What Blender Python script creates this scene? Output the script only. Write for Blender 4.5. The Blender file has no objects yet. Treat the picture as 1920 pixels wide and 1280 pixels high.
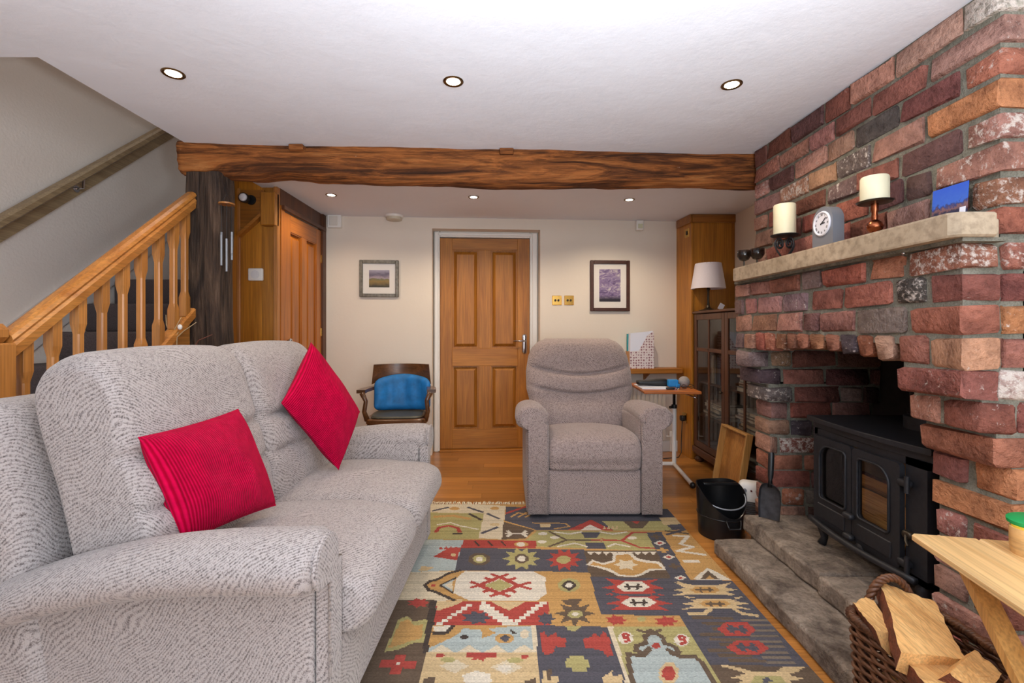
import bpy, bmesh, math, random
import numpy as np
from mathutils import Vector, Matrix, noise as mnoise
random.seed(7)
scene = bpy.context.scene
C = scene.collection

# ------------------------------------------------------------------ camera
CX, CY, F, H = 945.0, 615.0, 870.0, 1.15      # vanishing point, focal length (px of 1920), eye height
cam_d = bpy.data.cameras.new('camera')
cam = bpy.data.objects.new('camera', cam_d); C.objects.link(cam)
cam.location = (0, 0, H); cam.rotation_euler = (math.pi/2, 0, 0)
cam_d.sensor_width = 36.0; cam_d.lens = 36.0*F/1920.0
cam_d.shift_x = (960-CX)/1920.0; cam_d.shift_y = (CY-640)/1920.0
cam_d.clip_start = 0.02
scene.camera = cam
# ------------------------------------------------------------------ light and exposure
w = bpy.data.worlds.new('sky'); scene.world = w; w.use_nodes = True
bg = w.node_tree.nodes['Background']; bg.inputs[0].default_value = (0.75, 0.85, 1.0, 1); bg.inputs[1].default_value = 0.6
def area(name, loc, rot, sx, sy, power, col):
    d = bpy.data.lights.new(name, 'AREA'); d.shape = 'RECTANGLE'; d.size = sx; d.size_y = sy
    d.energy = power; d.color = col
    o = bpy.data.objects.new(name, d); C.objects.link(o); o.location = loc; o.rotation_euler = rot
    return o
# daylight entering by the two windows behind the camera
area('window_daylight', (0.35, -1.74, 1.25), (math.radians(90), 0, 0), 2.1, 1.35, 44, (0.80, 0.91, 1.0))
area('side_window_daylight', (2.15, -0.62, 1.3), (math.radians(90), 0, math.radians(90)), 1.1, 1.2, 18, (0.82, 0.91, 1.0))
# unseen fill lamp added high above the stairs to brighten the stairwell
area('stairwell_fill', (-2.2, 3.2, 4.46), (0, 0, 0), 0.7, 1.6, 3.5, (1.0, 0.97, 0.95))
# the photographer's flash, bounced off the ceiling behind the camera
fl_d = bpy.data.lights.new('bounce_flash', 'SPOT'); fl_d.energy = 205; fl_d.color = (0.84, 0.93, 1.0); fl_d.spot_size = math.radians(138); fl_d.spot_blend = 1.0; fl_d.shadow_soft_size = 0.08
fl = bpy.data.objects.new('bounce_flash', fl_d); C.objects.link(fl); fl.location = (0.35, -0.10, 1.08); fl.rotation_euler = (math.radians(180-18), math.radians(-8), 0)
scene.view_settings.view_transform = 'Standard'; scene.view_settings.look = 'None'
scene.view_settings.gamma = 1.0; scene.view_settings.use_curve_mapping = False
scene.view_settings.exposure = 0.67

# ------------------------------------------------------------------ helpers
def lin(c): 
    c /= 255.0
    return c/12.92 if c <= 0.04045 else ((c+0.055)/1.055)**2.4
def S(r, g, b): return (lin(r), lin(g), lin(b), 1.0)
def P(x, y, Y): return Vector(((x-CX)/F*Y, Y, H-(y-CY)/F*Y))
def PX(x, y, X):
    Y = F*X/(x-CX); return Vector((X, Y, H-(y-CY)/F*Y))
def YX(x, X): return F*X/(x-CX)
def PZ(x, y, z=0.0):
    Y = F*(H-z)/(y-CY); return Vector(((x-CX)/F*Y, Y, z))

def cat(*shapes):
    V, Fc = [], []
    for s in shapes:
        n = len(V); V += [Vector(v) for v in s[0]]; Fc += [tuple(i+n for i in f) for f in s[1]]
    return V, Fc
def xf(s, m):
    return [m @ Vector(v) for v in s[0]], s[1]
def mv(s, x, y, z): return xf(s, Matrix.Translation((x, y, z)))
def rot(s, a, ax): return xf(s, Matrix.Rotation(a, 4, ax))
BF = [(0,3,2,1),(4,5,6,7),(0,1,5,4),(1,2,6,5),(2,3,7,6),(3,0,4,7)]
def box(x0, x1, y0, y1, z0, z1):
    return [Vector(v) for v in ((x0,y0,z0),(x1,y0,z0),(x1,y1,z0),(x0,y1,z0),(x0,y0,z1),(x1,y0,z1),(x1,y1,z1),(x0,y1,z1))], list(BF)
def cbox(x0, x1, y0, y1, z0, z1, c=0.004):
    lo = (x0,y0,z0); hi = (x1,y1,z1); V = []; idx = {}
    for sx in (0,1):
        for sy in (0,1):
            for sz in (0,1):
                s = (sx,sy,sz)
                for a in range(3):
                    p = []
                    for k in range(3):
                        e = (lo, hi)[s[k]][k]
                        if k != a: e += c if s[k] == 0 else -c
                        p.append(e)
                    idx[(s,a)] = len(V); V.append(Vector(p))
    Fc = []
    for a in range(3):
        b, d = (a+1)%3, (a+2)%3
        for sa in (0,1):
            q = []
            for sb, sd in ((0,0),(1,0),(1,1),(0,1)):
                s = [0,0,0]; s[a]=sa; s[b]=sb; s[d]=sd; q.append(idx[(tuple(s),a)])
            Fc.append(tuple(q if sa else q[::-1]))
    for a in range(3):          # edges along axis a
        b, d = (a+1)%3, (a+2)%3
        for sb in (0,1):
            for sd in (0,1):
                s0=[0,0,0]; s1=[0,0,0]; s1[a]=1
                for s in (s0,s1): s[b]=sb; s[d]=sd
                q=[idx[(tuple(s0),b)],idx[(tuple(s1),b)],idx[(tuple(s1),d)],idx[(tuple(s0),d)]]
                if (sb+sd)%2: q=q[::-1]
                Fc.append(tuple(q[::-1]))
    for sx in (0,1):
        for sy in (0,1):
            for sz in (0,1):
                s=(sx,sy,sz); q=[idx[(s,0)],idx[(s,1)],idx[(s,2)]]
                if (sx+sy+sz)%2==0: q=q[::-1]
                Fc.append(tuple(q))
    return V, Fc
def rbox(sx, sy, sz, r, n=10, fn=None):
    """rounded box centred on the origin; n cells per side; fn deforms points"""
    V=[]; idx={}; Fc=[]
    h=(sx/2,sy/2,sz/2)
    def g(t,hh):
        # concentrate points near the rounded edges
        rr=min(r,hh*0.98)
        k=max(2,n//4); m=n-2*k
        if t<=k: return -hh+rr*(1-math.cos(t/k*math.pi/2))*1.0
        if t>=n-k: return hh-rr*(1-math.cos((n-t)/k*math.pi/2))
        return -hh+rr+(2*hh-2*rr)*(t-k)/m
    def vid(i,j,k):
        key=(i,j,k)
        if key not in idx:
            p=Vector((g(i,h[0]),g(j,h[1]),g(k,h[2])))
            q=Vector([max(-(hh-min(r,hh*.98)),min(hh-min(r,hh*.98),c)) for c,hh in zip(p,h)])
            d=p-q
            if d.length>1e-9: d=d.normalized()
            p2=q+Vector([d[a]*min(r,h[a]*.98) for a in range(3)])
            idx[key]=len(V); V.append(p2)
        return idx[key]
    for a in range(n):
        for b in range(n):
            Fc.append((vid(a,b,0),vid(a,b+1,0),vid(a+1,b+1,0),vid(a+1,b,0)))
            Fc.append((vid(a,b,n),vid(a+1,b,n),vid(a+1,b+1,n),vid(a,b+1,n)))
            Fc.append((vid(a,0,b),vid(a+1,0,b),vid(a+1,0,b+1),vid(a,0,b+1)))
            Fc.append((vid(a,n,b),vid(a,n,b+1),vid(a+1,n,b+1),vid(a+1,n,b)))
            Fc.append((vid(0,a,b),vid(0,a,b+1),vid(0,a+1,b+1),vid(0,a+1,b)))
            Fc.append((vid(n,a,b),vid(n,a+1,b),vid(n,a+1,b+1),vid(n,a,b+1)))
    if fn: V=[Vector(fn(v)) for v in V]
    return V, Fc
def lathe(prof, n=20, cap=True):
    V=[]; Fc=[]
    for r,z in prof:
        for i in range(n):
            a=2*math.pi*i/n; V.append(Vector((r*math.cos(a),r*math.sin(a),z)))
    for k in range(len(prof)-1):
        for i in range(n):
            j=(i+1)%n; Fc.append((k*n+i,k*n+j,(k+1)*n+j,(k+1)*n+i))
    if cap:
        Fc.append(tuple(range(n))[::-1]); Fc.append(tuple((len(prof)-1)*n+i for i in range(n)))
    return V, Fc
def tube(path, r, n=8, cap=True, closed=False):
    path=[Vector(p) for p in path]; V=[]; Fc=[]; m=len(path)
    rs=r if isinstance(r,(list,tuple)) else [r]*m
    up=None
    for k,p in enumerate(path):
        if closed: t=path[(k+1)%m]-path[k-1]
        else: t=path[min(k+1,m-1)]-path[max(k-1,0)]
        t.normalize()
        if up is None:
            up=Vector((0,0,1)) if abs(t.z)<.9 else Vector((1,0,0))
        s=t.cross(up); s.normalize(); up=s.cross(t); up.normalize()
        for i in range(n):
            a=2*math.pi*i/n; V.append(p+s*math.cos(a)*rs[k]+up*math.sin(a)*rs[k])
    for k in range(m if closed else m-1):
        for i in range(n):
            j=(i+1)%n; k2=(k+1)%m; Fc.append((k*n+i,k*n+j,k2*n+j,k2*n+i))
    if cap and not closed:
        Fc.append(tuple(range(n))[::-1]); Fc.append(tuple((m-1)*n+i for i in range(n)))
    return V, Fc
def prism(poly, lo, hi, ax='Z'):
    """poly: 2-D points; extruded along ax.  X:(y,z)  Y:(x,z)  Z:(x,y)"""
    n=len(poly)
    def mk(p,t): return Vector((t,p[0],p[1])) if ax=='X' else (Vector((p[0],t,p[1])) if ax=='Y' else Vector((p[0],p[1],t)))
    V=[mk(p,lo) for p in poly]+[mk(p,hi) for p in poly]
    Fc=[tuple(range(n))[::-1],tuple(range(n,2*n))]+[(i,(i+1)%n,n+(i+1)%n,n+i) for i in range(n)]
    return V, Fc
def sphere(r, nu=16, nv=10): return lathe([(max(1e-4,r*math.sin(math.pi*k/nv)),-r*math.cos(math.pi*k/nv)) for k in range(nv+1)],nu)
def seg(a, b, wx, wy, up=Vector((0,0,1))):
    """rectangular bar from a to b"""
    a=Vector(a); b=Vector(b); t=(b-a).normalized(); s=t.cross(up).normalized(); u=s.cross(t)
    V=[]
    for p in (a,b):
        for i,j in ((-1,-1),(1,-1),(1,1),(-1,1)): V.append(p+s*i*wx/2+u*j*wy/2)
    return V, list(BF)

def mesh(name, s, smooth=False, uv=None):
    me=bpy.data.meshes.new(name); me.from_pydata([tuple(v) for v in s[0]],[],s[1])
    bm=bmesh.new(); bm.from_mesh(me)
    bmesh.ops.recalc_face_normals(bm,faces=bm.faces); bm.to_mesh(me); bm.free()
    if smooth:
        me.polygons.foreach_set('use_smooth',[True]*len(me.polygons))
        if smooth is not True: me.set_sharp_from_angle(angle=math.radians(smooth))
    me.update(); return me
def ob(name, s, m, parent=None, smooth=False, w=False, label=None, cat_=None, group=None, kind=None):
    """one mesh object; w=True: points are in world space, the parent stands unrotated"""
    if w and parent is not None: s=(([Vector(v)-parent.location for v in s[0]]),s[1])
    me=s if isinstance(s,bpy.types.Mesh) else mesh(name,s,smooth)
    o=bpy.data.objects.new(name,me); C.objects.link(o)
    if m is not None:
        if len(me.materials)==0: me.materials.append(m)
    o.parent=parent
    return tag(o,label,cat_,group,kind)
def tag(o, label=None, cat_=None, group=None, kind=None):
    if label: o['label']=label
    if cat_: o['category']=cat_
    if group: o['group']=group
    if kind: o['kind']=kind
    return o
def thing(name, label, cat_, loc=(0,0,0), rz=0, group=None, kind=None):
    o=bpy.data.objects.new(name,None); C.objects.link(o); o.empty_display_size=0.05
    o.location=loc; o.rotation_euler=(0,0,rz)
    return tag(o,label,cat_,group,kind)
def single(name, s, m, label, cat_, loc=None, smooth=False, group=None, kind=None, rz=0):
    """a thing that is one mesh; points in world space, origin moved to its base"""
    if loc is None:
        xs=[v[0] for v in s[0]]; ys=[v[1] for v in s[0]]; zs=[v[2] for v in s[0]]
        loc=Vector(((min(xs)+max(xs))/2,(min(ys)+max(ys))/2,min(zs)))
        s=([Vector(v)-loc for v in s[0]],s[1])
    o=ob(name,s,m,None,smooth,label=label,cat_=cat_,group=group,kind=kind); o.location=loc; o.rotation_euler[2]=rz
    return o

# ------------------------------------------------------------------ materials
def new(name):
    m=bpy.data.materials.new(name); m.use_nodes=True; nt=m.node_tree
    return m, nt, nt.nodes['Principled BSDF']
def N(nt, t, **k):
    n=nt.nodes.new(t)
    for a,b in k.items(): setattr(n,a,b)
    return n
def L(nt, a, b): nt.links.new(a,b)
def ramp(nt, stops, interp='LINEAR'):
    r=N(nt,'ShaderNodeValToRGB'); r.color_ramp.interpolation=interp; e=r.color_ramp.elements
    while len(e)<len(stops): e.new(0.5)
    for i,(p,c) in enumerate(stops): e[i].position=p; e[i].color=c
    return r
def coords(nt, scale=(1,1,1), rnd=True, kind='Object'):
    tc=N(nt,'ShaderNodeTexCoord'); mp=N(nt,'ShaderNodeMapping'); mp.inputs['Scale'].default_value=scale
    L(nt,tc.outputs[kind],mp.inputs[0])
    if rnd:
        oi=N(nt,'ShaderNodeObjectInfo'); mu=N(nt,'ShaderNodeMath',operation='MULTIPLY'); mu.inputs[1].default_value=37.0
        L(nt,oi.outputs['Random'],mu.inputs[0]); L(nt,mu.outputs[0],mp.inputs['Location'])
    return mp.outputs[0]
def noise_(nt, vec, scale, detail=4, rough=.55, dist=0):
    n=N(nt,'ShaderNodeTexNoise'); n.inputs['Scale'].default_value=scale; n.inputs['Detail'].default_value=detail
    n.inputs['Roughness'].default_value=rough; n.inputs['Distortion'].default_value=dist
    L(nt,vec,n.inputs['Vector']); return n
def mixc(nt, fac, a, b, mode='MIX'):
    m=N(nt,'ShaderNodeMix',data_type='RGBA',blend_type=mode)
    for i,v in ((0,fac),(6,a),(7,b)):
        if hasattr(v,'is_output'): L(nt,v,m.inputs[i])
        else: m.inputs[i].default_value=v
    return m.outputs[2]
def bump(nt, bs, h, strength=.3, dist=.01):
    b=N(nt,'ShaderNodeBump'); b.inputs['Strength'].default_value=strength; b.inputs['Distance'].default_value=dist
    L(nt,h,b.inputs['Height']); L(nt,b.outputs[0],bs.inputs['Normal'])
def plain(name, col, rough=.5, metal=0, nscale=0, var=.12, bmp=0, emit=None, spec=.5):
    m,nt,bs=new(name); bs.inputs['Roughness'].default_value=rough; bs.inputs['Metallic'].default_value=metal
    bs.inputs['Specular IOR Level'].default_value=spec
    if nscale:
        v=coords(nt); n=noise_(nt,v,nscale)
        d=tuple(c*(1-var) for c in col[:3])+(1,); l=tuple(min(1,c*(1+var)) for c in col[:3])+(1,)
        r=ramp(nt,[(.3,d),(.7,l)]); L(nt,n.outputs[0],r.inputs[0]); L(nt,r.outputs[0],bs.inputs['Base Color'])
        if bmp: bump(nt,bs,n.outputs[0],bmp,.004)
    else: bs.inputs['Base Color'].default_value=col
    if emit: bs.inputs['Emission Color'].default_value=col; bs.inputs['Emission Strength'].default_value=emit
    return m
def wood(name, dark, light, ax='Z', rough=.4, sc=1.0, var=.25, bmp=.15, coat=0, ring=1.0):
    m,nt,bs=new(name); bs.inputs['Roughness'].default_value=rough
    k={'X':(1.2,14,14),'Y':(14,1.2,14),'Z':(14,14,1.2)}[ax]
    v=coords(nt,tuple(a*sc for a in k)); n=noise_(nt,v,1.0*ring,5,.6,.9)
    k2={'X':(3,160,160),'Y':(160,3,160),'Z':(160,160,3)}[ax]
    v2=coords(nt,tuple(a*sc for a in k2)); n2=noise_(nt,v2,1.0,2,.5)
    r=ramp(nt,[(.25,dark),(.5,tuple((a+b)/2 for a,b in zip(dark,light))),(.75,light)]); L(nt,n.outputs[0],r.inputs[0])
    r2=ramp(nt,[(.35,(.62,.62,.62,1)),(.6,(1,1,1,1))]); L(nt,n2.outputs[0],r2.inputs[0])
    c=mixc(nt,.75,r.outputs[0],r2.outputs[0],'MULTIPLY')
    oi=N(nt,'ShaderNodeObjectInfo'); hs=N(nt,'ShaderNodeHueSaturation')
    mr=N(nt,'ShaderNodeMapRange'); mr.inputs[3].default_value=1-var; mr.inputs[4].default_value=1+var
    L(nt,oi.outputs['Random'],mr.inputs[0]); L(nt,mr.outputs[0],hs.inputs['Value']); L(nt,c,hs.inputs['Color'])
    L(nt,hs.outputs[0],bs.inputs['Base Color'])
    if bmp: bump(nt,bs,n2.outputs[0],bmp,.002)
    if coat: bs.inputs['Coat Weight'].default_value=coat; bs.inputs['Coat Roughness'].default_value=.2
    return m
def fabric(name, dark, light, scale=30, bmp=.5):
    m,nt,bs=new(name); bs.inputs['Roughness'].default_value=.95; bs.inputs['Specular IOR Level'].default_value=.15
    bs.inputs['Sheen Weight'].default_value=.25
    v=coords(nt,rnd=False)
    wv=N(nt,'ShaderNodeTexWave',wave_type='BANDS',bands_direction='DIAGONAL'); L(nt,v,wv.inputs['Vector'])
    wv.inputs['Scale'].default_value=scale; wv.inputs['Distortion'].default_value=55; wv.inputs['Detail'].default_value=1.5
    wv.inputs['Detail Scale'].default_value=.10; wv.inputs['Detail Roughness'].default_value=.5
    n=noise_(nt,v,260,2); n3=noise_(nt,v,95,3)
    a=N(nt,'ShaderNodeMath',operation='MULTIPLY_ADD'); a.inputs[1].default_value=.24; L(nt,wv.outputs['Fac'],a.inputs[0]); L(nt,n.outputs[0],a.inputs[2])
    b=N(nt,'ShaderNodeMath',operation='MULTIPLY_ADD'); b.inputs[1].default_value=.62; L(nt,n3.outputs[0],b.inputs[0]); L(nt,a.outputs[0],b.inputs[2])
    r=ramp(nt,[(.62,dark),(1.02,light)]); L(nt,b.outputs[0],r.inputs[0]); L(nt,r.outputs[0],bs.inputs['Base Color'])
    bump(nt,bs,b.outputs[0],bmp,.004)
    return m
def plaster(name, col, rough=.75, sc=6, bmp=.15, var=.03):
    m,nt,bs=new(name); bs.inputs['Roughness'].default_value=rough; bs.inputs['Specular IOR Level'].default_value=.25
    v=coords(nt,rnd=False); n=noise_(nt,v,sc,6,.6); n2=noise_(nt,v,1.3,2)
    d=tuple(c*(1-var) for c in col[:3])+(1,); l=tuple(min(1,c*(1+var)) for c in col[:3])+(1,)
    r=ramp(nt,[(.3,d),(.7,l)]); L(nt,n2.outputs[0],r.inputs[0]); L(nt,r.outputs[0],bs.inputs['Base Color'])
    bump(nt,bs,n.outputs[0],bmp,.02); return m

def brick_mat():
    m,nt,bs=new('old_brick'); bs.inputs['Roughness'].default_value=.85; bs.inputs['Specular IOR Level'].default_value=.2
    v=coords(nt); oi=N(nt,'ShaderNodeObjectInfo')
    n=noise_(nt,v,14,5,.6); n2=noise_(nt,v,60,4,.65); n3=noise_(nt,v,48,7,.72,.15)
    r=ramp(nt,[(.3,(.42,.36,.36,1)),(.5,(.95,.92,.9,1)),(.72,(1.45,1.4,1.35,1))]); L(nt,n.outputs[0],r.inputs[0])
    c=mixc(nt,.7,oi.outputs['Color'],r.outputs[0],'MULTIPLY')
    r2=ramp(nt,[(.3,(.45,.4,.4,1)),(.52,(1,1,1,1))]); L(nt,n2.outputs[0],r2.inputs[0])
    c=mixc(nt,.55,c,r2.outputs[0],'MULTIPLY')
    th=N(nt,'ShaderNodeMath',operation='SUBTRACT'); th.inputs[0].default_value=.835; L(nt,oi.outputs['Alpha'],th.inputs[1])   # alpha .0-.4: lime stain
    sb=N(nt,'ShaderNodeMath',operation='SUBTRACT'); L(nt,n3.outputs[0],sb.inputs[0]); L(nt,th.outputs[0],sb.inputs[1])
    mu=N(nt,'ShaderNodeMath',operation='MULTIPLY',use_clamp=True); mu.inputs[1].default_value=9; L(nt,sb.outputs[0],mu.inputs[0])
    c=mixc(nt,mu.outputs[0],c,S(205,192,182)); L(nt,c,bs.inputs['Base Color'])
    ad=N(nt,'ShaderNodeMath'); L(nt,n.outputs[0],ad.inputs[0]); L(nt,n2.outputs[0],ad.inputs[1])
    bump(nt,bs,ad.outputs[0],1.0,.012); return m
def stone(name, c1, c2, sc=7, bmp=.6, rough=.8):
    m,nt,bs=new(name); bs.inputs['Roughness'].default_value=rough; bs.inputs['Specular IOR Level'].default_value=.3
    v=coords(nt); n=noise_(nt,v,sc,7,.65,.4); n2=noise_(nt,v,sc*9,4,.6)
    r=ramp(nt,[(.32,c1),(.68,c2)]); L(nt,n.outputs[0],r.inputs[0])
    r2=ramp(nt,[(.3,(.5,.48,.46,1)),(.55,(1,1,1,1))]); L(nt,n2.outputs[0],r2.inputs[0])
    L(nt,mixc(nt,.7,r.outputs[0],r2.outputs[0],'MULTIPLY'),bs.inputs['Base Color'])
    ad=N(nt,'ShaderNodeMath'); L(nt,n.outputs[0],ad.inputs[0]); L(nt,n2.outputs[0],ad.inputs[1]); bump(nt,bs,ad.outputs[0],bmp,.008)
    return m
def glass(name, tint=(1,1,1,1), rough=.02, alpha=.12):
    m=bpy.data.materials.new(name); m.use_nodes=True; nt=m.node_tree; nt.nodes.clear()
    o=N(nt,'ShaderNodeOutputMaterial'); t=N(nt,'ShaderNodeBsdfTransparent'); t.inputs[0].default_value=tint
    g=N(nt,'ShaderNodeBsdfGlossy'); g.inputs['Roughness'].default_value=rough
    fr=N(nt,'ShaderNodeFresnel'); fr.inputs[0].default_value=1.5
    ad=N(nt,'ShaderNodeMath',operation='MULTIPLY_ADD',use_clamp=True); ad.inputs[1].default_value=1.0; ad.inputs[2].default_value=alpha-.04
    ge=N(nt,'ShaderNodeNewGeometry'); nb=N(nt,'ShaderNodeMath',operation='SUBTRACT'); nb.inputs[0].default_value=1.0; L(nt,ge.outputs['Backfacing'],nb.inputs[1])
    fm=N(nt,'ShaderNodeMath',operation='MULTIPLY'); L(nt,fr.outputs[0],fm.inputs[0]); L(nt,nb.outputs[0],fm.inputs[1])
    L(nt,fm.outputs[0],ad.inputs[0]); mx=N(nt,'ShaderNodeMixShader'); L(nt,ad.outputs[0],mx.inputs[0]); L(nt,t.outputs[0],mx.inputs[1]); L(nt,g.outputs[0],mx.inputs[2])
    L(nt,mx.outputs[0],o.inputs[0]); return m
def cord(name, dark, light, scale=30):
    m,nt,bs=new(name); bs.inputs['Roughness'].default_value=.9; bs.inputs['Sheen Weight'].default_value=.08; bs.inputs['Specular IOR Level'].default_value=.05
    bs.inputs['Sheen Tint'].default_value=(1,.3,.45,1)
    v=coords(nt,rnd=False,kind='UV')
    wv=N(nt,'ShaderNodeTexWave',wave_type='BANDS',bands_direction='X'); L(nt,v,wv.inputs['Vector']); wv.inputs['Scale'].default_value=scale
    wv.inputs['Distortion'].default_value=.8; wv.inputs['Detail Scale'].default_value=.6
    n=noise_(nt,v,9,3)
    r=ramp(nt,[(.1,dark),(.7,light)]); L(nt,wv.outputs['Fac'],r.inputs[0])
    r2=ramp(nt,[(.3,(.75,.75,.75,1)),(.7,(1.1,1.1,1.1,1))]); L(nt,n.outputs[0],r2.inputs[0])
    L(nt,mixc(nt,.8,r.outputs[0],r2.outputs[0],'MULTIPLY'),bs.inputs['Base Color']); bump(nt,bs,wv.outputs['Fac'],.7,.006)
    return m
def old_timber(name, cs, ax='X'):
    m,nt,bs=new(name); bs.inputs['Roughness'].default_value=.75; bs.inputs['Specular IOR Level'].default_value=.25
    k={'X':(1.0,9,9),'Z':(9,9,1.0)}[ax]; v=coords(nt,k); n=noise_(nt,v,1.6,7,.68,1.0)
    k2={'X':(3,70,70),'Z':(70,70,3)}[ax]; v2=coords(nt,k2); n2=noise_(nt,v2,1,4,.6)
    r=ramp(nt,[(.28,cs[0]),(.42,cs[1]),(.55,cs[2]),(.72,cs[3])]); L(nt,n.outputs[0],r.inputs[0])
    r2=ramp(nt,[(.35,(.35,.33,.3,1)),(.58,(1,1,1,1))]); L(nt,n2.outputs[0],r2.inputs[0])
    c=mixc(nt,.8,r.outputs[0],r2.outputs[0],'MULTIPLY')
    v3=coords(nt,(2,6,6) if ax=='X' else (6,6,2)); n3=noise_(nt,v3,7,5,.7); r3=ramp(nt,[(.70,(0,0,0,1)),(.76,(1,1,1,1))]); L(nt,n3.outputs[0],r3.inputs[0])
    c=mixc(nt,r3.outputs[0],c,S(165,150,135)); L(nt,c,bs.inputs['Base Color'])
    ad=N(nt,'ShaderNodeMath'); L(nt,n.outputs[0],ad.inputs[0]); L(nt,n2.outputs[0],ad.inputs[1]); bump(nt,bs,ad.outputs[0],.9,.015)
    return m

M=dict(
 wall=plaster('cream_plaster',S(226,214,200),sc=9,bmp=.12),
 stairwall=plaster('greige_plaster',S(232,222,213),sc=60,bmp=.25),
 ceil=plaster('white_ceiling_plaster',S(230,232,240),sc=5,bmp=.25,var=.02),
 white=plain('white_gloss_paint',S(236,232,226),.35),
 floor=wood('oak_floor',S(144,88,36),S(214,146,74),'X',.3,1.0,.22,.08,.3),
 oak=wood('oak_door',S(150,88,20),S(196,128,44),'Z',.5,1.2,.06,.25,0),
 oakx=wood('oak_door_rail',S(150,88,20),S(196,128,44),'X',.5,1.2,.06,.25,0),
 pine=wood('honey_pine',S(160,98,40),S(206,140,70),'Z',.32,1.0,.08,.15,.3),
 piney=wood('honey_pine_rail',S(168,100,40),S(214,146,72),'Y',.3,1.0,.05,.15,.3),
 panel=wood('golden_oak_panelling',S(156,94,16),S(204,136,40),'Z',.45,.9,.1,.15,.2),
 paneld=wood('golden_oak_board',S(130,78,22),S(178,114,42),'X',.4,.9,.1,.15,.2),
 orange=wood('orange_pine_door',S(150,80,16),S(204,122,34),'Y',.35,1.0,.08,.15,.3),
 orangez=wood('orange_pine_stile',S(150,80,16),S(204,122,34),'Z',.35,1.0,.08,.15,.3),
 dark=wood('dark_oak',S(60,32,18),S(108,64,36),'Z',.45,1.0,.1,.15,.05),
 darky=wood('dark_oak_rail',S(60,32,18),S(108,64,36),'Y',.45,1.0,.1,.15,.05),
 chairwood=wood('brown_polished_oak',S(64,38,20),S(124,80,46),'X',.3,1.2,.08,.1,.4),
 railw=wood('grey_brown_handrail',S(138,114,84),S(178,154,118),'Y',.5,1.0,.05,.15),
 tabletop=wood('pale_pine_board',S(204,152,90),S(236,198,140),'Y',.4,.8,.04,.1,.2,.8),
 tableleg=wood('pale_pine_leg',S(178,124,62),S(214,164,96),'Z',.4,1,.05,.1,.2),
 cherry=wood('cherry_laminate',S(170,88,34),S(206,122,58),'X',.35,1,.05,.05,.2),
 bamboo=wood('bamboo_tray',S(164,104,46),S(202,144,76),'Z',.4,1,.05,.1,.1),
 split=wood('split_log_wood',S(206,150,86),S(240,194,128),'Y',.7,1.3,.1,.5),
 bark=stone('log_bark',S(80,48,34),S(150,84,56),18,.8),
 beam=old_timber('old_beam',[S(34,20,12),S(96,54,26),S(156,92,44),S(180,120,68)],'X'),
 post=old_timber('old_post',[S(30,24,22),S(58,46,40),S(84,66,54),S(112,92,78)],'Z'),
 brick=brick_mat(),
 mortar=stone('grey_mortar',S(104,102,90),S(144,140,126),20,.6,.95),
 slab=stone('hearth_stone',S(84,72,64),S(172,156,140),8,1.0),
 mantel=stone('sandstone',S(158,140,116),S(194,174,148),5,.15,.7),
 soot=plain('sooty_brick',S(34,28,26),.95,0,20,.4,.5),
 iron=plain('black_cast_iron',S(38,38,42),.48,.3,60,.2,.15),
 steel=plain('black_enamel',S(24,24,26),.28,.2,12,.25),
 blackpl=plain('black_plastic',S(26,26,28),.4),
 chrome=plain('chrome',S(200,200,204),.15,1),
 brass=plain('polished_brass',S(220,176,92),.2,1),
 copper=plain('copper',S(150,86,56),.25,1),
 sofa=fabric('greige_sofa_fabric',S(92,83,81),S(174,164,160),48),
 chair=fabric('mushroom_chair_fabric',S(82,68,66),S(164,146,141),60),
 red=cord('crimson_corduroy',S(160,0,38),S(206,6,66),17),
 blue=plain('blue_velvet',S(18,110,176),.6,0,14,.3,.2),
 leather=plain('olive_leather',S(74,72,62),.45,0,18,.15,.1),
 carpet=plain('dark_stair_carpet',S(84,74,74),1,0,220,.35,.6),
 candle=plain('ivory_wax',S(228,220,188),.5,0,12,.04),
 silver=plain('silver_paint',S(138,142,150),.4,.35),
 dial=plain('clock_dial_white',S(228,228,236),.4),
 ink=plain('black_ink',S(20,20,22),.5),
 shade=plain('white_lamp_shade',S(214,208,218),.8,0,150,.03),
 bronze=plain('antique_bronze',S(70,62,52),.35,.8),
 wicker=wood('brown_wicker',S(58,30,18),S(132,84,52),'X',.45,.6,.1,.2),
 paper=plain('white_paper',S(226,228,240),.7),
 teal=plain('teal_card',S(40,150,160),.6),
 greenp=plain('green_plastic',S(20,150,80),.4),
 yellow=plain('yellow_card',S(232,190,60),.6),
 bluep=plain('blue_plastic',S(20,130,200),.4),
 grey=plain('grey_sock_fabric',S(150,142,138),.9,0,90,.15,.3),
 rad=plain('radiator_enamel',S(206,196,186),.4),
 glass=glass('cabinet_glass',(.8,.8,.8,1),.0,.07),
 sglass=glass('stove_glass',(.8,.75,.7,1),.0,.045),
 pglass=glass('picture_glass',(1,1,1,1),.02,.05),
 bulb=plain('lit_lens',(1,.93,.8,1),.4,emit=14),
 cglass=glass('smoky_glass',(.45,.43,.42,1),.05,.06),
 fringe=plain('cream_fringe',S(216,198,168),.95,0,80,.15),
 twig=plain('pale_twig',S(176,150,112),.8,0,40,.2),
 twigr=plain('red_brown_twig',S(112,64,48),.8),
 rust=plain('rusty_brown_frame',S(74,44,36),.4,0,30,.2),
 pewter=plain('pewter_frame',S(120,114,104),.4,.5,40,.35),
 mount=plain('picture_mount',S(232,226,220),.8),
)
# ================================================================== THE SETTING
CE = 2.15
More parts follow.
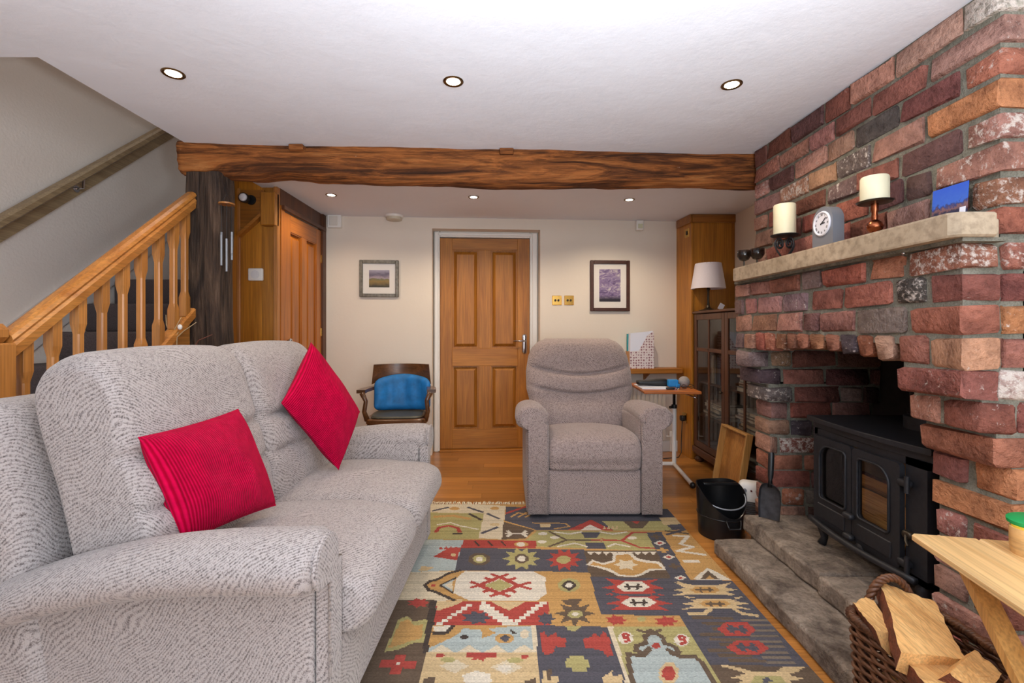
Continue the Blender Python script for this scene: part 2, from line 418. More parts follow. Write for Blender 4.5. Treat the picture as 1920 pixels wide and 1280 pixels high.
# floor: sub-floor and planks (each its own object)
floor = thing('floor','oak strip floor of the living room','floor',(0,0,0),kind='structure')
ob('subfloor', box(-2.8,2.2,-1.75,4.75,-.06,-.014), plain('floor_joint_dark',S(50,30,16),.8), floor)
random.seed(3)
pl_meshes=[]
for k in range(5):
    pl_meshes.append(mesh('plank',cbox(-.5,.5,-.5,.5,-.5,.5,.012)))
    pl_meshes[-1].materials.append(M['floor'])
row=0; y=-1.7
while y<4.7:
    wd=.088
    x=-2.75-random.random()*.9
    big = y>1.0
    while x<2.1:
        ln=random.uniform(.7,1.5) if big else 2.4
        x0=max(x,-2.75); x1=min(x+ln,2.1)
        if x1-x0>.05:
            o=ob('plank',pl_meshes[row%5],None,floor)
            o.location=((x0+x1)/2,y+wd/2,-.007); o.scale=(x1-x0-.0015,wd-.0012,.014)
        x+=ln
    y+=wd; row+=1

# ceiling with the stairwell opening
c1=box(-1.722,2.12,-1.7,4.75,CE,CE+.25); c2=box(-2.75,-1.7221,-1.7,1.713,CE,CE+.25); c3=box(-2.02,-1.7221,3.325,4.75,CE,CE+.25)
ob('ceiling',cat(c1,c2,c3),M['ceil'],kind='structure',label='white plastered ceiling with downlights and a stairwell opening',cat_='ceiling')
# stairwell upper storey
ob('ceiling_stairwell',box(-2.75,-1.5,1.5,4.9,4.5,4.6),M['ceil'],kind='structure',label='ceiling high above the stairs',cat_='ceiling')
ob('wall_stairwell',cat(box(-1.722,-1.6,1.6,4.9,CE+.251,4.5),box(-2.75,-1.722,1.6,1.713,CE+.251,4.5),box(-2.75,-1.722,4.75,4.9,0,4.5)),M['stairwall'],
   kind='structure',label='upper wall around the stairwell opening',cat_='wall')
ob('wall_left',box(-2.8,-2.67,-1.75,4.9,0,4.5),M['stairwall'],kind='structure',label='greige plaster wall beside the staircase',cat_='wall')
ob('wall_right',cat(box(2.03,2.13,-.05,4.75,0,CE),box(2.03,2.13,-1.75,-1.2,0,CE),box(2.03,2.13,-1.2,-.05,0,.7),box(2.03,2.13,-1.2,-.05,1.9,CE)),M['wall'],
   kind='structure',label='pale alcove wall beyond the chimney breast',cat_='wall')
ob('wall_rear',cat(box(-2.8,-.7,-1.7,-1.6,0,CE),box(1.4,2.13,-1.7,-1.6,0,CE),box(-.7,1.4,-1.7,-1.6,0,.55),box(-.7,1.4,-1.7,-1.6,1.95,CE)),M['wall'],
   kind='structure',label='window wall behind the viewer',cat_='wall')
# windows behind the viewer (frames only stand in the openings that let the daylight in)
wf=thing('window_1','white casement window behind the viewer','window',(.35,-1.66,.55),kind='structure')
for a,b in ((-1.05,-1.0),(-.025,.025),(1.0,1.05)): ob('window_frame',cbox(a,b,-.02,.02,0,1.4,.004),M['white'],wf)
for a,b in ((0,.05),(1.35,1.4)): ob('window_rail',cbox(-1.0,1.0,-.02,.02,a,b,.004),M['white'],wf)
wf2=thing('window_2','white side window behind the viewer','window',(2.09,-.625,.7),math.pi/2,kind='structure')
for a,b in ((-.575,-.53),(.53,.575)): ob('window_frame',cbox(a,b,-.02,.02,0,1.2,.004),M['white'],wf2)
for a,b in ((0,.05),(1.15,1.2)): ob('window_rail',cbox(-.53,.53,-.02,.02,a,b,.004),M['white'],wf2)
# back wall, slightly out of square
KB=.066; AB=math.atan(KB); YB=4.242
MB=Matrix.Translation((0,YB,0))@Matrix.Rotation(AB,4,'Z')     # local x along the wall, local y into it
def WB(s): return xf(s,MB)
DL,DR,DT=-.652,.333,2.052
ob('wall_back',WB(cat(box(-2.0,DL,0,.3,0,CE),box(DR,2.1,0,.3,0,CE),box(DL,DR,0,.3,DT,CE),box(DL,DR,.19,.3,0,DT))),M['wall'],
   kind='structure',label='cream plastered wall with a recessed oak door',cat_='wall')
ob('baseboard_back',WB(cat(cbox(DR+.02,2.0,-.018,0,0,.1,.004),cbox(-1.6,DL-.02,-.018,0,0,.1,.004))),M['white'],kind='structure',label='white skirting board along the back wall',cat_='baseboard')
# door in the back wall
d1=thing('door_1','varnished oak four-panel door in the back wall','door',MB@Vector((-.17,.15,0)),AB,kind='structure')
x0,x1=-.592+.17,.253+.17; LX=lambda a:a+.17
wl=DL+.17; wr=DR+.17
arch=cat(cbox(wl+.006,x0,-.03,.03,0,2.052,.006),cbox(x1,wr-.004,-.03,.03,0,2.052,.006),cbox(x0,x1,-.03,.03,2.0,2.052,.006),
         cbox(wl+.012,x0-.012,-.045,-.03,0,2.046,.006),cbox(x1+.02,wr-.012,-.045,-.03,0,2.046,.006),cbox(x0-.012,x1+.02,-.045,-.03,2.013,2.04,.006))
ob('architrave',arch,M['white'],d1)
zz=[.02,.24,.795,.96,1.885,1.993]    # bottom rail, lower panels, lock rail, upper panels, top rail
xa,xb,xc,xd=x0+.115,x0+.363,x0+.478,x1-.115
for a,b in ((x0+.002,xa),(xd,x1-.002)): ob('stile',cbox(a,b,-.012,.03,zz[0],zz[5],.002),M['oak'],d1)
for a,b in ((zz[0],.2),(zz[2],zz[3]),(zz[4],zz[5])): ob('rail',cbox(xa,xd,-.0118,.03,a,b,.002),M['oakx'],d1)
for a,b in ((.2,zz[2]),(zz[3],zz[4])): ob('muntin',cbox(xb,xc,-.0116,.03,a,b,.002),M['oak'],d1)
def raised(a,b,c,d):
    V=[];e=.028
    for (i,yy) in ((0,.016),(1,.016),(2,-.006)):
        o=(0,.016,.016+e)[i]
        V+= [Vector((a+o,yy,c+o)),Vector((b-o,yy,c+o)),Vector((b-o,yy,d-o)),Vector((a+o,yy,d-o))]
    Fc=[]
    for k in (0,4): Fc+=[(k+i,k+(i+1)%4,k+4+(i+1)%4,k+4+i) for i in range(4)]
    Fc.append((8,9,10,11)); 
    mold=cat(*[seg(p,q,.014,.014) for p,q in ((Vector((a,.0,c)),Vector((b,.0,c))),(Vector((a,.0,d)),Vector((b,.0,d))))])
    mold2=cat(box(a,a+.012,-.004,.02,c,d),box(b-.012,b,-.004,.02,c,d))
    return cat((V,Fc),mold,mold2)
for a,b in ((xa,xb),(xc,xd)):
    for c,d in ((.2,zz[2]),(zz[3],zz[4])): ob('door_panel',raised(a,b,c,d),M['oak'],d1)
hp=ob('handle_plate',rbox(.042,.01,.185,.018,8,lambda v:v+Vector((x1-.05,-.016,1.0))),M['chrome'],d1,smooth=40,label='chrome lever handle plate')
ob('door_lever',cat(tube([(x1-.05,-.02,1.03),(x1-.05,-.06,1.03),(x1-.07,-.066,1.03),(x1-.16,-.064,1.03)],.008)),M['chrome'],d1,smooth=True)
ob('threshold_strip',cbox(x0,x1,-.06,.03,0,.016,.003),M['oakx'],d1)

# boxed column in the far right corner
bc=thing('wall_boxing','golden oak boxed-in column in the far right corner','column',(1.8,4.2,0),kind='structure')
ob('front_panel',box(1.66,2.03,4.08,4.1,0,CE),M['panel'],bc,w=True)
ob('side_panel',xf(box(-.011,.011,0,.3,0,CE),Matrix.Translation((1.655,4.08,0))@Matrix.Rotation(.1,4,'Z')),M['panel'],bc,w=True)
ob('cornice',cat(cbox(1.648,2.03,4.062,4.08,CE-.075,CE-.002,.004),xf(cbox(-.018,0,-.02,.24,CE-.075,CE-.002,.004),Matrix.Translation((1.644,4.08,0))@Matrix.Rotation(.1,4,'Z'))),M['paneld'],bc,w=True)
ob('corner_bead',cbox(1.642,1.664,4.07,4.092,0,CE-.075,.004),M['panel'],bc,w=True)

# wood panelling under the stairs: camera-facing panel, side panel, and the sloping-frame cupboard door
up=thing('wall_understair','golden oak panelling between old post and cupboard door','panelling',(-1.7,3.3,0),kind='structure')
ob('panel_board',box(-1.885,-1.722,3.30,3.32,0,CE+.25),M['panel'],up,w=True)
ob('panel_board',box(-1.7215,-1.615,3.30,3.32,0,CE),M['panel'],up,w=True)
ob('side_board',box(-1.90,-1.885,2.96,3.32,0,CE+.25),M['panel'],up,w=True)
ob('corner_trim',cbox(-1.892,-1.868,3.278,3.30,0,CE-.01,.004),M['pine'],up,w=True)
ob('corner_trim',cbox(-1.63,-1.60,3.275,3.32,0,CE,.004),M['pine'],up,w=True)
q=P(450,440,3.285); q2=P(497,400,3.285)
ob('diagonal_batten',seg(q+Vector((0,0,-.01)),q2,.02,.07,Vector((0,1,0))),M['paneld'],up,w=True)
ob('diagonal_board',prism([(-1.868,1.815),(-1.70,1.955),(-1.70,CE-.02),(-1.868,CE-.02)],3.288,3.30,'Y'),M['paneld'],up,w=True)
ob('cover_box',cbox(-1.70,-1.60,3.235,3.30,1.87,2.10,.004),M['panel'],up,w=True)
# cupboard door in the plane x = -1.6
d2=thing('door_2','orange pine cupboard door beside the understair panelling','door',(-1.6,3.72,0),kind='structure')
yb=YB+KB*-1.6
ob('frame_head',box(-1.63,-1.60,3.32,yb,2.03,CE),M['dark'],d2,w=True)
ob('frame_post',box(-1.63,-1.585,yb-.07,yb+.02,0,CE),M['dark'],d2,w=True)
ob('frame_post',box(-1.63,-1.595,3.321,3.375,0,2.03),M['orangez'],d2,w=True)
ob('shadow_gap_strip',cbox(-1.60,-1.575,3.33,yb-.02,2.005,2.035,.003),M['dark'],d2,w=True)  # dark strip in place of the shadow gap above the cupboard door
ya,ye=3.38,yb-.075; zt=2.0
ym=(ya+ye)/2
for a,b in ((ya,ya+.1),(ye-.1,ye)): ob('stile',cbox(-1.635,-1.60,a,b,.02,zt,.002),M['orangez'],d2,w=True)
for a,b in ((.02,.2),(.8,.95),(zt-.13,zt)): ob('rail',cbox(-1.635,-1.6002,ya+.1,ye-.1,a,b,.002),M['orange'],d2,w=True)
for a,b in ((.2,.8),(.95,zt-.13)):
    ob('muntin',cbox(-1.635,-1.6004,ym-.045,ym+.045,a,b,.002),M['orangez'],d2,w=True)
    for c,d in ((ya+.1,ym-.045),(ym+.045,ye-.1)):
        s=raised(c,d,a,b); s=([Vector((-1.612-v.y*.9,v.x,v.z)) for v in s[0]],s[1]); ob('door_panel',s,M['orangez'],d2,w=True)
ob('door_knob',mv(rot(lathe([(.004,0),(.008,.012),(.016,.02),(.016,.03),(.008,.036)],12),math.pi/2,'Y'),-1.60,ya+.045,1.06),M['chrome'],d2,w=True,smooth=True,label='small chrome knob')
for z in (1.08,1.72): ob('hinge',cbox(-1.602,-1.594,ye-.004,ye+.012,z,z+.07,.002),M['brass'],d2,w=True,label='brass hinge')

# ------------------------------------------------------------------ chimney breast of old bricks
cb=thing('wall_fireplace','old red brick chimney breast with arched corbelled fireplace opening','chimney breast',(1.7,1.95,0),kind='structure')
XU,XLo=1.418,1.275
YN,YF=1.29,2.61
g=.011
core=cat(box(XU+g,2.03,1.325+g,2.63,1.40,CE),
  box(XLo+g,1.46,YN+g,2.56-g,1.10,1.40), box(XLo+.03,1.46,YN+g,2.56-g,1.065,1.10),
  box(1.46,2.03,YN+g,YF-g,1.30,1.40), box(1.455,2.03,YN+g,1.49,1.0,1.31), box(1.455,2.03,2.45,YF-g,1.0,1.31),
  box(XLo+g,2.03,YN+g,1.503-g,.955,1.10), box(1.329+g,2.03,YN+g,1.527-g,.86,.96), box(1.369+g,2.03,YN+g,1.527-g,.765,.87), box(1.412+g,2.03,YN+g,1.527-g,0,.77),
  box(XLo+g,2.03,2.40+g,2.56-g,.955,1.10), box(1.329+g,2.03,2.41+g,YF-g,.86,.96), box(1.369+g,2.03,2.41+g,YF-g,.765,.87), box(1.412+g,2.03,2.47+g,YF-g,0,.77))
ob('mortar',core,M['mortar'],cb,w=True)
ob('recess_lining',cat(box(1.96,2.029,1.53,2.47,0,2.1),box(1.46,1.96,1.50,2.47,1.24,1.299)),M['soot'],cb,w=True,label='soot-black recess lining')
PAL=dict(r=(172,96,76),d=(116,72,66),m=(142,78,64),o=(200,112,66),p=(188,128,112),u=(130,106,102),t=(178,124,100),k=(88,74,74),b=(156,94,64),w=(186,160,148),s=(174,116,100))
BM={}
random.seed(11)
for cls,dim in dict(y=(.1,.22,.083),h=(.1,.1,.083),v=(.1,.055,.095),x=(.22,.1,.083)).items():
    L_=[]
    for k in range(7):
        s=cbox(*[q for a in dim for q in (-a/2,a/2)],.0075)
        V=[v+Vector([random.uniform(-.0055,.0055) for _ in range(3)]) for v in s[0]]
        me=mesh('brick',(V,s[1]),smooth=50); me.materials.append(M['brick']); L_.append(me)
    BM[cls]=(dim,L_)
def brick(x0,x1,y0,y1,z0,z1,c='r',stain=.1,cls=None,jit=.004):
    dx,dy,dz=x1-x0,y1-y0,z1-z0
    if cls is None: cls='x' if dx>dy*1.3 else ('y' if dy>.14 else 'h')
    dim,L_=BM[cls]
    o=bpy.data.objects.new('brick',random.choice(L_)); C.objects.link(o); o.parent=cb
    o.location=Vector(((x0+x1)/2+random.uniform(-jit,jit)*.8,(y0+y1)/2,(z0+z1)/2))-cb.location
    o.scale=(dx/dim[0],dy/dim[1],dz/dim[2])
    o.rotation_euler=(random.uniform(-.012,.012),random.uniform(-.012,.012),random.uniform(-.012,.012))
    a=PAL[c]; k=random.uniform(.9,1.1); e=[random.uniform(.95,1.05) for _ in range(3)]
    a=[sum(a)/3+(q-sum(a)/3)*.74 for q in a]
    o.color=(lin(min(250,a[0]*k*e[0])),lin(min(250,a[1]*k*e[1])),lin(min(250,a[2]*k*e[2])),stain)
    return o
RC='rrrmdpsubt'
def rc(): return random.choice(RC), random.choice((.05,.1,.15,.22,.27))
# upper wall: rows measured joint by joint (pixel columns on the plane x = XU)
ZU=[CE+.03,2.0516,1.9617,1.874,1.7764,1.687,1.5916,1.50,1.41]
UP=[
 [(1414,1436,'m',.1),(1438,1482,'m',.15),(1485,1542,'d',.12),(1546,1592,'m',.2),(1596,1671,'s',.1),(1676,1798,'p',.18),(1806,None,'w',.42)],
 [(1414,1459,'s',.15),(1462,1514,'p',.18),(1518,1562,'s',.1),(1567,1628,'m',.1),(1634,1734,'r',.1),(1741,None,'s',.22)],
 [(1414,1440,'p',.3),(1444,1486,'d',.1),(1490,1548,'s',.25),(1551,1598,'s',.2),(1602,1682,'k',.08),(1688,1797,'m',.12),(1807,None,'b',.25)],
 [(1415,1461,'s',.12),(1464,1514,'p',.36),(1518,1565,'t',.05),(1569,1630,'u',.28),(1634,1731,'t',.12),(1740,None,'o',.1)],
 [(1415,1436,'p',.25),(1440,1488,'r',.1),(1492,1545,'m',.1),(1550,1605,'u',.28),(1609,1679,'m',.1),(1688,1800,'d',.15),(1812,None,'s',.34)],
 [(1415,1446,'s',.2),(1450,1500,'r',.12),(1505,1560,'m',.1),(1565,1625,'r',.12),(1630,1690,'d',.1),(1695,1742,'d',.18),(1750,None,'s',.28)],
 [(1415,1434,'p',.2),(1438,1480,'r',.1),(1484,1536,'s',.15),(1541,1590,'r',.1),(1595,1660,'m',.12),(1665,1740,'s',.15),(1748,1812,'m',.2),(1820,None,'b',.32)],
 [(1415,1450,'s',.2),(1455,1505,'r',.1),(1510,1575,'m',.1),(1580,1650,'r',.1),(1655,1740,'d',.1),(1748,None,'r',.2)]]
YU=1.325
for i,row_ in enumerate(UP):
    zt,zb=ZU[i]-.0068,ZU[i+1]+.0068
    if i==0: zt=CE-.004
    for a,b,c,s in row_:
        y1=YX(a,XU); y0=YU if b is None else YX(b,XU)
        brick(XU,XU+.105,y0,min(y1,2.64),zb,zt,c,s)
    x=XU+.105+g
    while x<2.0:
        c,s=rc(); c={0:'r',1:'r',3:'o'}.get(i,c); brick(x,min(x+.22,2.03),YU,YU+.1,zb,zt,c,s,'x'); x+=.22+g
# lower front above the opening
ZLc=[1.392,1.310,1.2227,1.129,1.036]
LO=[
 [(1377,1403,'s',.1),(1408,1441,'s',.12),(1444,1497,'r',.2),(1503,1539,'u',.15),(1543,1620,'r',.12),(1628,1692,'r',.2),(1705,None,'r',.34)],
 [(1377,1392,'u',.15),(1396,1416,'s',.15),(1420,1463,'s',.15),(1467,1511,'u',.24),(1521,1576,'r',.12),(1583,1669,'r',.15),(1677,1730,'k',.33),(1742,None,'m',.2)],
 [(1377,1406,'s',.1),(1409,1454,'s',.15),(1457,1502,'s',.24),(1505,1533,'d',.2),(1537,1600,'s',.15),(1607,1696,'u',.2),(1708,None,'r',.15)],
 [(1377,1392,'u',.2),(1396,1414,'s',.2)]]
for i,row_ in enumerate(LO):
    zt,zb=ZLc[i]-.0068,ZLc[i+1]+.0068
    for a,b,c,s in row_:
        y1=min(YX(a,XLo),2.56); y0=YN if b is None else YX(b,XLo)
        brick(XLo,XLo+.105,y0,y1,zb,zt,c,s)
    if i<3:
        x=XLo+.105+g
        for k in range(3):
            c,s=rc()
            if (i,k)==(0,0): c,s='r',.3
            if (i,k)==(1,0): c,s='m',.12
            if (i,k)==(2,0): c,s='o',.25
            brick(x,min(x+.22,2.03),YN,YN+.1,zb,zt,c,s,'x'); x+=.22+g
# arch of upright headers, slightly cambered
SO=[(1418,1431,'r',.2),(1434,1449,'r',.25),(1454,1470,'b',.25),(1473,1490,'b',.2),(1494,1513,'b',.15),(1517,1541,'b',.2),(1545,1569,'r',.2),(1572,1601,'k',.25),(1606,1632,'b',.2),(1641,1672,'t',.2)]
for k,(a,b,c,s) in enumerate(SO):
    y1=YX(a,XLo); y0=YX(b,XLo); t=(k-.3)/9.0; z0=1.041+.022*math.sin(math.pi*min(1,max(0,t)))
    o=brick(XLo,XLo+.105,y0,y1,z0,1.126,c,s,'v'); o.rotation_euler[0]=(.5-t)*.16
brick(XLo,XLo+.105,YX(1735,XLo),YX(1681,XLo),1.041,1.124,'r',.15,'h')
brick(XLo,XLo+.105,YN,YX(1746,XLo),1.035,1.124,'t',.2,'y')
x=XLo+.105+g
for k in range(3): brick(x,min(x+.23,2.03),YN,YN+.1,1.041,1.124,'r' if k==0 else 's',.15,'x'); x+=.23+g
# near jamb: three corbel courses and the set-back pier
CO=[(1.030,.9495,1.275,1.503,[(1683,None,'m',.24)],'w',.42,'o'),(.9385,.8545,1.329,1.527,[(1702,1760,'s',.25),(1768,None,'m',.22)],'m',.24,'r'),(.8435,.7625,1.369,1.527,[(1725,None,'b',.15)],'t',.3,'t')]
for zt,zb,X,Yi,bs,c2,s2,c3 in CO:
    for a,b,c,s in bs: brick(X,X+.105,YN if b is None else YX(b,X),min(Yi,YX(a,X)),zb,zt,c,s)
    x=X+.107; brick(x,x+.1,YN,YN+.1,zb,zt,c2,s2,'h'); x+=.1+g
    while x<2.0: brick(x,min(x+.22,2.03),YN,YN+.1,zb,zt,c3,.15,'x'); x+=.22+g
z=.757; i=0
LJ=[[(1748,1809,'m',.15),(1823,None,'o',.18)],[(1749,None,'o',.05)],[(1754,1809,'s',.3),(1822,None,'r',.2)],[(1749,None,'p',.1)],[(1752,1812,'s',.15),(1824,None,'r',.1)],[(1749,None,'s',.28)],[(1752,1812,'r',.1),(1824,None,'d',.2)],[(1749,None,'r',.1)]]
while z>.06:
    zt,zb=z-.0055,z-.092+.0055
    for a,b,c,s in LJ[i]: brick(1.412,1.517,YN if b is None else YX(b,1.412),min(1.527,YX(a,1.412)),zb,zt,c,s)
    x=1.412+.107
    while x<2.0:
        c,s=rc(); brick(x,min(x+.2,2.03),YN,YN+.1,zb,zt,c,s,'x'); x+=.2+g
    z-=.092; i+=1
# far jamb and inner face of the recess (bricks facing the viewer)
def inner(zt,zb,X,Yi,Yo,seq):
    x=X
    for ln,c,s in seq:
        if x>1.95: break
        brick(x,min(x+ln,1.955),Yi,Yo,zb,zt,c,s,'x' if ln>.14 else 'h'); x+=ln+g
inner(1.030,.9495,1.275,2.40,2.56,[(.10,'u',.2),(.1,'t',.28),(.22,'m',.1),(.22,'d',.1)])
inner(.9385,.8545,1.329,2.41,YF,[(.11,'k',.22),(.22,'r',.2),(.22,'d',.08),(.1,'d',.05)])
inner(.8435,.7625,1.369,2.41,YF,[(.13,'u',.3),(.24,'m',.1),(.1,'u',.1),(.1,'d',.1)])
z=.757; i=0
FJ=[[(.1,'t',.2),(.22,'r',.1),(.22,'s',.12)],[(.11,'s',.22),(.11,'k',.25),(.1,'u',.1),(.2,'d',.1)],[(.05,'t',.2),(.22,'m',.38),(.22,'r',.1)],[(.18,'r',.1),(.1,'r',.1),(.22,'d',.1)],[(.22,'m',.2),(.22,'d',.1)],[(.06,'s',.2),(.12,'o',.3),(.2,'u',.1)],[(.2,'s',.2),(.22,'d',.1)],[(.22,'r',.1),(.22,'d',.1)]]
while z>.06:
    inner(z-.0055,z-.092+.0055,1.412,2.47,YF,FJ[i]); z-=.092; i+=1
# mantel shelf of sandstone with clipped corners, bedded on a strip of mortar
mzt,mzb,Xm=1.467,1.399,1.22
pl=[(Xm,1.257+.02),(Xm+.02,1.257),(1.335,1.257),(1.352,1.275),(1.352,1.33),(XU,1.33),(XU,2.50),(Xm+.03,2.50),(Xm,2.47)]
def slabpoly(pl,z0,z1,c=.006):
    n=len(pl); ctr=Vector((sum(p[0] for p in pl)/n,sum(p[1] for p in pl)/n))
    def ins(p): d=(ctr-Vector(p)).normalized(); return (p[0]+d.x*c,p[1]+d.y*c)
    R=[[Vector((*ins(p),z0)) for p in pl],[Vector((*p,z0+c)) for p in pl],[Vector((*p,z1-c)) for p in pl],[Vector((*ins(p),z1)) for p in pl]]
    V=[v for r in R for v in r]; Fc=[tuple(range(n))[::-1],tuple(range(3*n,4*n))]
    for k in range(3): Fc+=[(k*n+i,k*n+(i+1)%n,(k+1)*n+(i+1)%n,(k+1)*n+i) for i in range(n)]
    return V,Fc
mt=thing('mantel_shelf','pale sandstone mantel shelf on the brick chimney breast','shelf',(1.32,1.88,mzb))
ob('shelf_stone',slabpoly(pl,mzb,mzt),M['mantel'],mt,w=True)
ob('bedding_strip',box(XLo-.02,XLo+.1,1.27,2.53,1.388,1.399),M['mortar'],mt,w=True)
ob('cup_hook',mv(sphere(.005,8,6),XLo-.022,YX(1695,XLo-.02),1.385),M['chrome'],mt,w=True,smooth=True)
# hearth slabs with rough edges
def rough_slab(x0,x1,y0,y1,z0,z1,seed,nx=8,ny=26,amp=.012):
    def fn(v):
        p=Vector(v)*9+Vector((seed,0,0)); d=mnoise.noise(p)*amp; e=mnoise.noise(p+Vector((9,3,1)))*amp
        top=.35 if v[2]>0 else 1
        return Vector((v[0]+d*(1 if abs(v[0])>(x1-x0)/2-.02 else .2),v[1]+e*(1 if abs(v[1])>(y1-y0)/2-.02 else .2),v[2]+mnoise.noise(p*.6)*amp*.35))
    s=rbox(x1-x0,y1-y0,z1-z0,.014,28,fn)
    return mv(s,(x0+x1)/2,(y0+y1)/2,(z0+z1)/2)
single('hearth_slab',rough_slab(1.07,1.30,1.37,2.36,.002,.082,1),M['slab'],'long low grey stone hearth slab beside the rug','hearth slab',smooth=50)
single('hearth_slab',rough_slab(1.262,1.955,1.86,2.46,.084,.166,5),M['slab'],'raised grey hearth stone under the far side of the stove','hearth slab',smooth=50)
single('hearth_slab',rough_slab(1.256,1.955,1.535,1.856,.084,.163,8),M['slab'],'raised grey hearth stone beside log basket, under stove near side','hearth slab',smooth=50)
single('hearth_bed',box(1.31,1.95,1.535,2.46,0,.083),M['mortar'],'mortar bed under the raised hearth stones','hearth')

# ------------------------------------------------------------------ old beam and post
def beam_shape():
    V=[];Fc=[];nx=178;prof=26
    xs=[-1.765+i*(2.02+1.765)/nx for i in range(nx+1)]
    bot=[(-1.8,2.0),(-1.73,1.985),(-1.6,1.985),(-1.4,1.975),(-1.2,1.995),(-1.0,1.975),(-.5,1.962),(0,1.955),(.4,1.965),(.9,1.975),(2.1,1.97)]
    def bz(x):
        for (a,b),(c,d) in zip(bot,bot[1:]):
            if a<=x<=c: return b+(d-b)*(x-a)/(c-a)
        return 1.97
    for x in xs:
        y0=2.60+.05*x; zb=bz(x); zt=CE+.02; dp=.14
        ring=[]
        hh=zt-zb
        for k in range(prof):
            t=k/prof
            # outline: front face up, top, back down, bottom
            if t<.4: u=t/.4; p=Vector((x,y0,zb+.02+(hh-.02)*u))
            elif t<.5: u=(t-.4)/.1; p=Vector((x,y0+dp*u,zt))
            elif t<.8: u=(t-.5)/.3; p=Vector((x,y0+dp,zt-(hh-.02)*u))
            else:
                u=(t-.8)/.2; p=Vector((x,y0+dp*(1-u),zb+.02*(abs(2*u-1)**2)))
            n=mnoise.noise(Vector((p.x*2.2,p.y*12,p.z*14)))*.020+mnoise.noise(Vector((p.x*9,p.y*30,p.z*40)))*.010
            if t<.4: p.y-=n+.010*math.sin(t/.4*math.pi)
            elif t>=.8: p.z+=n*.7
            ring.append(len(V)); V.append(p)
    for i in range(nx):
        for k in range(prof):
            a=i*prof+k; b=i*prof+(k+1)%prof; Fc.append((a,b,b+prof,a+prof))
    Fc.append(tuple(range(prof))); Fc.append(tuple(nx*prof+k for k in range(prof))[::-1])
    return V,Fc
bm_=thing('ceiling_beam','rough dark oak beam running across the ceiling','beam',(0,2.67,1.96))
ob('beam_timber',beam_shape(),M['beam'],bm_,w=True,smooth=True)
for px in (566,950): ob('plug_block',cbox((px-13-CX)/F*2.59,(px+13-CX)/F*2.59,2.565+.05*((px-CX)/F*2.59),2.62,2.115,CE-.002,.004),M['beam'],bm_,w=True)
def post_shape():
    def fn(v):
        z=v[2]
        n=mnoise.noise(Vector((v[0]*9,v[1]*9,z*2.0)))*.016+mnoise.noise(Vector((v[0]*40,v[1]*40,z*6)))*.004
        s=1+.10*math.sin((z+1)*1.3)*.3+(.12 if z<-.2 else 0)*(-z-.2)
        return Vector((v[0]*s+n,v[1]*s+n*.7,z))
    V,Fc=[],[]
    nz=60; ring=[]
    base=[(-.095,-.06),(-.06,-.068),(.0,-.062),(.05,-.068),(.088,-.058),(.096,-.02),(.092,.03),(.085,.06),(0,.065),(-.085,.06),(-.098,.02),(-.092,-.03)]
    n=len(base)
    for k in range(nz+1):
        z=-1+2.0*k/nz
        for p in base: V.append(fn((p[0],p[1],z)))
    for k in range(nz):
        for i in range(n): Fc.append((k*n+i,k*n+(i+1)%n,(k+1)*n+(i+1)%n,(k+1)*n+i))
    Fc.append(tuple(range(n))[::-1]); Fc.append(tuple(nz*n+i for i in range(n)))
    return mv((V,Fc),-1.628,2.585,1.0)
single('timber_post',post_shape(),M['post'],'rough dark timber post at the foot of the beam','post',smooth=35)

# ------------------------------------------------------------------ staircase, banister, wall rail
st=thing('staircase','dark carpeted staircase rising behind the banister','staircase',(-2.2,1.5,0))
for i in range(12):
    Yi=1.565+.225*i; zi=.246+.1765*i; zb=0 if i==0 else zi-.18
    if Yi>3.35: break
    xr=-1.745 if Yi<2.4 else -1.915
    ob('step',xf(rbox(xr+2.645,.30,zi-zb,.02,8),Matrix.Translation(((xr-2.645)/2,Yi+.15,(zi+zb)/2))),M['carpet'],st,w=True,smooth=40)
def band(z0,Y0,Y1,h,sl=.785): 
    return [(Y0,z0+sl*(Y0-1.565)),(Y1,z0+sl*(Y1-1.565)),(Y1,z0+h+sl*(Y1-1.565)),(Y0,z0+h+sl*(Y0-1.565))]
ob('stringer',prism(band(.20,1.3,3.9,.24),-2.668,-2.648,'X'),plain('stringer_white',S(196,192,190),.5),st,w=True)
HR=lambda Y:1.155+.806*(Y-1.609)
BR=lambda Y:1.22+.806*(Y-2.465)
bn=thing('banister','honey pine banister with chamfered balusters and newel post','banister',(-1.70,2.0,0))
def rail(f,Y0,Y1,pro,x=-1.70):
    V=[];n=len(pro)
    for Y in (Y0,Y1): V+=[Vector((x+a,Y,f(Y)+b)) for a,b in pro]
    return V,[tuple(range(n))[::-1],tuple(range(n,2*n))]+[(i,(i+1)%n,n+(i+1)%n,n+i) for i in range(n)]
ob('handrail',rail(HR,1.575,2.515,[(-.03,-.085),(.03,-.085),(.034,-.045),(.026,-.032),(.034,-.018),(.028,-.004),(.012,.004),(-.012,.004),(-.028,-.004),(-.034,-.018),(-.026,-.032),(-.034,-.045)]),M['piney'],bn,w=True)
ob('base_rail',rail(BR,1.575,2.515,[(-.03,-.05),(.03,-.05),(.03,-.008),(.02,0),(-.02,0),(-.03,-.008)]),M['piney'],bn,w=True)
ob('string_board',prism([(1.575,max(0,BR(1.575)-.33)),(2.51,BR(2.51)-.33),(2.51,BR(2.51)-.05),(1.575,BR(1.575)-.05)],-1.735,-1.70,'X'),M['piney'],bn,w=True)
ob('spandrel_panel',prism([(1.58,0),(2.50,0),(2.50,BR(2.5)-.33),(1.58,BR(1.58)-.33)],-1.73,-1.71,'X'),M['pine'],bn,w=True)
nw=ob('newel_post',cat(cbox(-1.75,-1.66,1.495,1.585,0,1.10,.006),lathe([(.0,0)],4,False) if 0 else cbox(-1.745,-1.665,1.5,1.58,1.10,1.165,.02)),M['pine'],bn,w=True)
